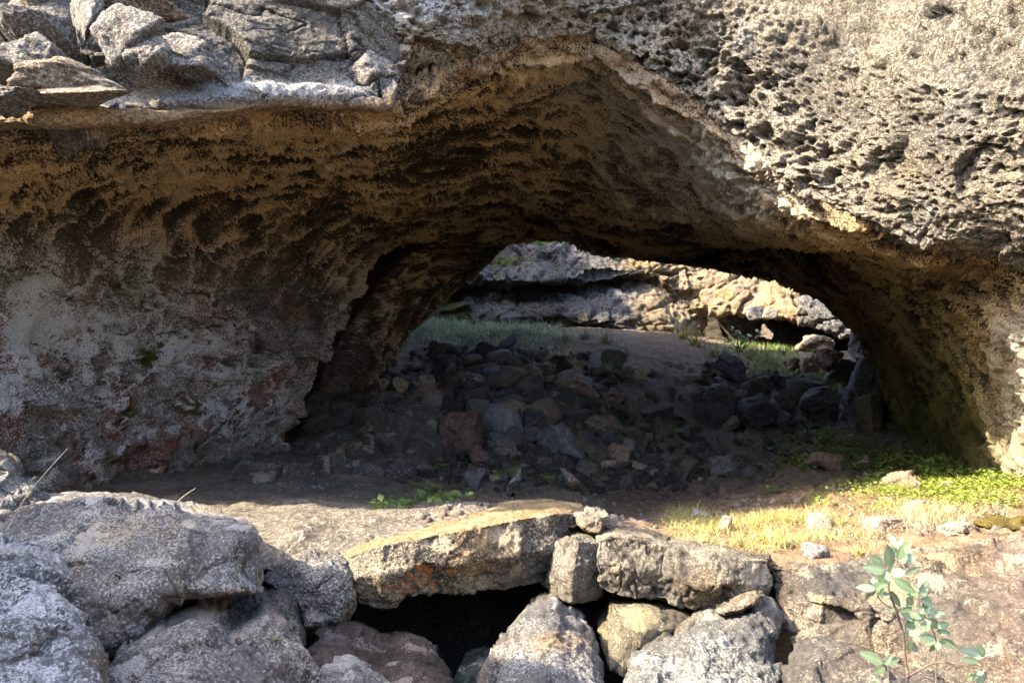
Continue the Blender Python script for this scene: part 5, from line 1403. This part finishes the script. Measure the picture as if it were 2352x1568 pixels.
for i, (uu, vv, kd, hp, lab) in enumerate([
 (1560,1200,3,30,'yellow grass tuft at the left end of the sunlit grass'),(1700,1262,3,42,'thick golden tuft at the front of the sunlit grass'),
 (1790,1255,3,40,'golden tuft right of the thick one at the front of the sunlit grass'),(1975,1275,3,34,'sparse yellow tuft above the outcrop edge'),
 (200,1125,1,24,'thin pale green tuft at the foot of the left wall behind the leaning rock'),(395,1160,1,26,'pale bent grass tuft behind the big grey boulder'),
 (640,1300,3,18,'tiny sunlit green tuft between the big boulder and the slab'),(770,1285,3,14,'tiny green tuft at the left end of the slab top'),
 (800,1150,2,18,'wispy dry tuft on the dark bedrock left of the front ferns')]):
    b = floor_hit(uu, vv, 3.2); h_ = hp * 1.3 / F * b[1]
    o = obj('grass_tuft', tm[kd]); o.location = (b[0], b[1], b[2] - 0.01); o.scale = (h_ * 1.3, h_ * 1.3, h_); o.rotation_euler = (0, 0, i * 0.9)
    tag(o, lab, 'grass tuft')

# ferns
def frond_mesh(seed, tone):
    g = np.random.RandomState(seed)
    n_ = 13; V = []; f3 = []; c = []
    t = np.linspace(0, 1, n_ + 1)
    cx = t * 0.92; cz = 0.42 * t - 0.40 * t ** 2.2
    for k in range(n_):
        w = 0.012 * (1 - t[k])+0.003
        b_ = len(V); V += [(cx[k], -w, cz[k]), (cx[k], w, cz[k]), (cx[k + 1], 0, cz[k + 1])]; f3.append((b_, b_ + 1, b_ + 2)); c += [np.array(tone) * 0.8] * 3
    for k in range(1, n_ + 1):
        L_ = 0.30 * math.sin(math.pi * min(1, (t[k] * 0.9 + 0.14))) ** 0.8 + 0.015
        for s in (-1, 1):
            dz = g.uniform(-0.05, 0.02); fw = 0.10 * (1 - t[k]) + 0.05
            x0, z0_ = cx[k], cz[k]
            b_ = len(V)
            V += [(x0 - 0.020, 0, z0_), (x0 + 0.035, s * L_ * 0.35, z0_ + dz * .3 + .01), (x0 + fw, s * L_, z0_ + dz), (x0 - 0.012, s * L_ * 0.45, z0_ + dz * .4)]
            f3 += [(b_, b_ + 1, b_ + 2), (b_, b_ + 2, b_ + 3)]
            c += [np.array(tone) * g.uniform(0.75, 1.3)] * 4
    me = mesh_from('frond', np.array(V), None, np.array(f3), col=np.array(c), smooth=False)
    me.materials.append(M_LEAF); return me
FR = {'shade': [frond_mesh(370, (0.12, 0.185, 0.045)), frond_mesh(371, (0.15, 0.21, 0.055))], 'lit': [frond_mesh(372, (0.20, 0.27, 0.05))], 'dark': [frond_mesh(373, (0.05, 0.10, 0.035))]}  # light and shade of each spot put into the frond green
def fern(pos, size, kind, label, seed, nf=6, tilt=0.5, group=None, face=None):
    g = random.Random(seed)
    r = bpy.data.objects.new('fern', None); COL.objects.link(r); r.location = pos
    tag(r, label, 'fern', group)
    for k in range(nf):
        f = bpy.data.objects.new('frond', FR[kind][g.randrange(len(FR[kind]))]); COL.objects.link(f); f.parent = r
        az = 2 * math.pi * k / nf + g.uniform(-.4, .4) if face is None else face + g.uniform(-1.3, 1.3)
        s = size * g.uniform(0.7, 1.15)
        f.scale = (s, s, s); f.rotation_euler = (g.uniform(-.2, .2), -tilt * g.uniform(0.2, 1.2), az)
    return r
CU, CV = uvof(CAVE.reshape(-1, 3)); CP = CAVE.reshape(-1, 3)
def wall_hit(uu, vv, r=9):
    k = np.where((np.abs(CU - uu) < r) & (np.abs(CV - vv) < r))[0]
    if len(k) == 0: return None
    return CP[k[np.argmin(CP[k, 1])]]
FL = [(870,1170,26,'fern at the left of the front fern strip on the bedrock edge'),(925,1165,28,'second fern from the left in the strip before the slab'),(980,1155,26,'fern in the middle of the strip before the slab'),
 (1030,1150,24,'fern at the right end of the strip before the slab'),(965,1122,22,'fern between the dark box stone and the slab'),(1000,1128,20,'small fern in front of the dark cube stone'),
 (990,1080,24,'fern beside the dark box shaped stone'),(945,1070,20,'fern sprouting above the dark box shaped stone'),(1160,1098,30,'bright fern left of the small grey stone'),
 (1195,1068,20,'fern above the small grey stone'),(1235,1110,28,'grassy fern clump right of the small grey stone'),(1265,1106,24,'fern next to the tan rounded stone'),
 (895,1038,22,'fern on the dark bedrock hump'),(1540,998,22,'fern beside the long black slab'),(1340,992,18,'small fern under the tan boulder by the path'),(1478,985,16,'small fern left of the long black slab'),
 (1772,1132,24,'lone fern on the bare dirt by the shadow edge'),(1815,1048,24,'leftmost fern of the clump under the leaning pillar'),(1850,1064,26,'fern in front of the brown block under the pillar'),
 (1900,1005,24,'fern at the foot of the bluish pillar'),(1945,1012,22,'fern right of the pillar foot'),(2005,1065,26,'fern behind the small pointed grey stone'),(2080,1062,26,'fern at the foot of the right wall behind the brown slab'),
 (2135,1078,26,'fern at the base of the mossy right wall'),(2185,1084,28,'dark fern right under the mossy wall bulge'),(2235,1090,28,'fern at the edge of light below the right wall'),(2000,1104,22,'fern in front of the brown slab by the right wall'),(2060,1098,20,'small fern between slab and clover')]
for i, (uu, vv, sz, lab) in enumerate(FL):
    b = floor_hit(uu, vv, 4.6); fern((b[0], b[1], b[2]), sz * 1.7 / F * b[1], 'shade', lab, 700 + i, 6)
for i, (uu, vv, sz, lab) in enumerate([(85,640,22,'small bright fern high on the left wall near the frame edge'),(58,652,16,'tiny fern just left of the high wall fern'),(138,812,26,'bright fern on the left wall below a mossy notch'),(66,832,16,'tiny pale fern low on the left wall'),
   (430,1085,30,'leafy fern at the foot of the left wall above the bedrock'),(480,1075,22,'fern right of the leafy fern at the wall foot'),(745,965,30,'dull green fern at the bottom of the dark fissure'),(2300,1015,34,'bright fern on the sunlit edge of the right wall')]):
    b = wall_hit(uu, vv)
    if b is None: b = floor_hit(uu, vv, 4.6)
    fern((b[0], b[1] - 0.03, b[2]), sz * 1.1 / F * b[1], 'lit' if uu > 2200 else 'shade', lab, 740 + i, 5, 0.3, face=-1.57)
for i, (uu, vv, sz, d, lab, nf) in enumerate([(1240,565,40,16.9,'bushy green plant on top of the rear cliff under the roof',11),(1175,600,22,16.3,'fern on the ledge of the rear cliff',5),(1285,628,20,16.2,'small fern under the dark ledge of the rear cliff',4),
   (1145,640,22,16.2,'fern hanging below the rear ledge at the left',5),(1235,688,26,17.0,'fern growing in the middle of the grey rear wall',5),(1195,682,18,17.0,'small fern left of the one on the grey rear wall',4),(1030,705,30,16.8,'mossy fern on the left end of the rear wall',6),(1560,735,20,16.9,'fern low on the rear wall near the hollow',4)]):
    b = P(uu, vv, d); fern((b[0], b[1], b[2]), sz / F * d, 'shade', lab, 760 + i, nf, 0.5)
for i, (uu, vv, sz, d, nf, lab) in enumerate([(860,1490,90,4.55,9,'large dark green fern in the hollow under the slab'),(960,1460,70,4.6,6,'smaller dark fern at the right of the large one in the hollow')]):
    b = P(uu, vv, d); fern((b[0], b[1], b[2]), sz / F * d, 'dark', lab, 780 + i, nf, 0.35, face=-1.57)
b = P(652, 1455, 2.42); fern((b[0], b[1] - 0.05, b[2]), 0.055, 'lit', 'single small fern rooted in the crack behind the rounded brown grey boulder', 790, 3, 0.9, face=-1.2)

# the willow in front
LEAF = []
def leaf_mesh(seed):
    g = np.random.RandomState(seed)
    nl, nw = 9, 5
    V = []; c = []
    for i in range(nl):
        t = i / (nl - 1)
        w = 0.5 * (math.sin(math.pi * t ** 0.85) ** 0.75) * (1 - 0.15 * t) + (0.03 if i == 0 else 0.004)
        for j in range(nw):
            s = (j / (nw - 1)) * 2 - 1
            V.append((t, s * w, 0.16 * abs(s) * w - 0.10 * t * t + 0.02 * g.uniform(-1, 1)))
            k_ = 1.35 if j == 2 else g.uniform(0.9, 1.1)
            c.append(np.array(((0.135, 0.19, 0.125), (0.11, 0.165, 0.09), (0.15, 0.20, 0.145), (0.10, 0.14, 0.085))[seed % 4]) * k_)
    me = mesh_from('leaf', np.array(V), grid_faces(nl, nw), col=np.array(c)); me.materials.append(M_LEAF); return me
lm = [leaf_mesh(380 + i) for i in range(4)]
WL = bpy.data.objects.new('willow_shrub', None); COL.objects.link(WL)
WB = P(1570 * .3403 + 1552, 1900, 1.3); WL.location = (WB[0], WB[1], WB[2])
tag(WL, 'young willow sapling with oval grey green leaves in front of the outcrop', 'shrub')
def wp(px, py, d): return P(1552 + px * .3403, 1034.9 + py * .3403, d) - WB
WST = [([(1580,2300,1.3),(1572,1900,1.3),(1568,1560,1.3),(1550,1400,1.3),(1535,1230,1.29),(1490,1080,1.29),(1445,960,1.28),(1440,900,1.28),(1460,820,1.28),(1490,750,1.28),(1497,670,1.28)], .0048, .0012),
 ([(1560,1530,1.3),(1640,1480,1.28),(1720,1440,1.27),(1790,1428,1.26),(1950,1445,1.25),(2085,1470,1.24)], .0036, .001),
 ([(1757,1600,1.33),(1757,1400,1.33),(1755,1270,1.33),(1720,1180,1.33),(1680,1110,1.33),(1650,1040,1.33),(1640,975,1.33)], .0024, .001),
 ([(1440,1900,1.28),(1440,1600,1.28),(1436,1530,1.28),(1430,1440,1.28),(1405,1425,1.28)], .0026, .001),
 ([(1455,1060,1.29),(1400,1025,1.28),(1365,980,1.27),(1350,940,1.27)], .0016, .0009),
 ([(1550,1300,1.3),(1575,1270,1.3),(1545,1180,1.3),(1545,1050,1.3),(1500,1080,1.29)], .0014, .0008),
 ([(2085,1470,1.24),(2090,1420,1.24),(2060,1400,1.24)], .0012, .0008)]
for pl, r0, r1 in WST:
    q = smooth_path([wp(*a) for a in pl], 5)
    tube('stem', q, np.linspace(r0 * .65, r1 * .7, len(q)), (0.09, 0.07, 0.06), M_WOOD, WL)
WLV = [(1500,660,1445,565,40),(1500,690,1585,620,45),(1500,735,1615,715,65),(1440,780,1435,655,90),(1410,800,1290,785,75),(1400,770,1325,720,70),(1450,830,1545,815,60),(1545,830,1640,790,35),(1445,880,1330,875,75),(1465,860,1605,945,65),
 (1350,930,1235,920,50),(1345,935,1310,870,40),(1350,940,1410,900,60),(1360,960,1355,1020,60),(1375,970,1440,970,40),(1435,945,1515,1040,50),(1645,975,1700,890,50),(1640,970,1555,950,55),(1635,930,1640,875,40),(1555,990,1600,1030,50),
 (1650,1010,1740,1040,45),(1600,1060,1545,1050,45),(1690,1115,1720,1035,60),(1680,1130,1595,1120,50),(1720,1110,1810,1095,40),(1500,1075,1450,1070,25),(1520,1085,1590,1140,45),(1640,1150,1560,1180,60),(1700,1130,1780,1190,55),
 (1770,1195,1835,1160,50),(1765,1215,1845,1230,40),(1690,1150,1700,1210,40),(1750,1265,1655,1255,50),(1785,1275,1895,1320,50),(1770,1285,1770,1340,40),(1755,1300,1720,1350,30),(1560,1210,1610,1245,40),(1555,1280,1560,1330,35),(1570,1290,1630,1350,45),
 (1400,1430,1265,1370,75),(1410,1440,1500,1405,45),(1410,1455,1355,1500,50),(2085,1385,1940,1340,75),(2040,1420,1945,1405,40),(2080,1480,2075,1560,40),(2050,1500,1975,1540,35),(2030,1510,2060,1580,40),(1370,1560,1305,1600,50),(1440,1590,1480,1640,45),
 (1660,1060,1720,1000,50),(1655,1100,1640,1040,40),(1470,770,1440,700,55),(1480,700,1470,630,45),(1430,900,1370,850,60),(1700,1170,1660,1210,40),(1585,1090,1650,1130,45)]
g = random.Random(5)
for (x0, y0, x1, y1, w) in list(WLV)[::2]:
    an = g.uniform(0.5, 1.1) * g.choice((-1, 1)); k_ = g.uniform(0.5, 0.8); dx_, dy_ = x1 - x0, y1 - y0
    WLV.append((x0, y0, x0 + k_ * (dx_ * math.cos(an) - dy_ * math.sin(an)), y0 + k_ * (dx_ * math.sin(an) + dy_ * math.cos(an)), w * 0.75))
for i, (x0, y0, x1, y1, w) in enumerate(WLV):
    d = 1.28 + g.uniform(-0.05, 0.04)
    a = Vector(wp(x0, y0, d)); b_ = Vector(wp(x1, y1, d + g.uniform(-0.012, 0.012)))
    X_ = (b_ - a); L_ = X_.length * 1.18; X_.normalize()
    nrm = Vector((g.uniform(-.5, .5), -1, g.uniform(0.1, 0.8))); nrm = (nrm - X_ * nrm.dot(X_)).normalized(); Y_ = nrm.cross(X_)
    wd = w * .3403 / F * d * 1.2
    Mx = Matrix((X_ * L_, Y_ * wd, nrm * L_ * 0.6)).transposed().to_4x4(); Mx.translation = a
    o = bpy.data.objects.new('leaf', lm[i % 4]); COL.objects.link(o); o.parent = WL; o.matrix_local = Mx

# shrub on the far green patch
SB = bpy.data.objects.new('leafy_shrub', None); COL.objects.link(SB)
b = floor_hit(1700, 812, 8); SB.location = b; tag(SB, 'thin leafy shrub standing on the rear green patch against the dark hollow', 'shrub')
for k, (du, dv) in enumerate([(-35, -25), (-15, -48), (5, -38), (35, -42), (52, -38), (-45, -10)]):
    e = np.array([du / F * b[1] * 1.1, 0.1 * (k % 3 - 1), -dv / F * b[1] * 1.2])
    q = smooth_path([np.zeros(3), e * 0.5 + np.array([0, 0, 0.08]), e], 5)
    tube('stem', q, np.linspace(.012, .004, len(q)), (0.07, 0.055, 0.04), M_WOOD, SB, 5)
    for t_ in range(9):
        z_ = q[2 + t_ % (len(q) - 2)]
        o = bpy.data.objects.new('leaf', lm[t_ % 4]); COL.objects.link(o); o.parent = SB
        o.location = z_; s_ = g.uniform(.09, .15); o.scale = (s_, s_ * .5, s_ * .5); o.rotation_euler = (g.uniform(-.8, .8), g.uniform(-.6, .3), g.uniform(0, 6.28))

# dry stalk at the left edge
q = smooth_path([P(18, 1215, 2.95), P(60, 1140, 2.95), P(105, 1085, 2.96), P(155, 1030, 2.98)], 6)
o = tube('grass_stalk', q, np.linspace(.003, .0012, len(q)), (0.42, 0.36, 0.27), M_GRASS)
tag(o, 'long pale dry grass stalk slanting across the leaning rock at the left edge', 'grass stalk')
q = smooth_path([P(395, 1165, 4.6), P(420, 1140, 4.6), P(450, 1120, 4.6)], 4)
o = tube('grass_stalk', q, np.linspace(.003, .001, len(q)), (0.40, 0.36, 0.28), M_GRASS)
tag(o, 'short pale dry stalk rising behind the big grey boulder', 'grass stalk')

# cushions of moss
def moss(uu, vv, d, rx, rz, label, tone, seed, pos=None):
    V, Fc = ico(4)
    h = np.array(P(uu, vv, d)) if pos is None else pos
    W = V * np.array([rx, 0.5 * rx, rz]); W += V * (0.25 * rx * fbm(W * 3 / rx + seed, 3, seed))[:, None]
    c = np.tile(np.array(tone), (len(V), 1)) * (1 + 0.5 * fbm(W * 30, 2, seed + 1))[:, None]
    o = obj('moss_cushion', mesh_from('moss_cushion', W, None, Fc, col=c, spk=np.array([tone[0] * 2.4, tone[1] * 2.2, tone[2] * 2, 0.45])), M_NEAR)
    o.location = h; tag(o, label, 'moss')
b = floor_hit(2310, 1205, 3.2); moss(0, 0, 0, 0.16, 0.035, 'golden green moss cushion on the sunny ground at the right edge', (0.045, 0.036, 0.008), 801, b)
b = floor_hit(315, 1150, 3.2); moss(0, 0, 0, 0.13, 0.03, 'brown green moss cushion behind the big grey boulder', (0.09, 0.08, 0.02), 802, b)
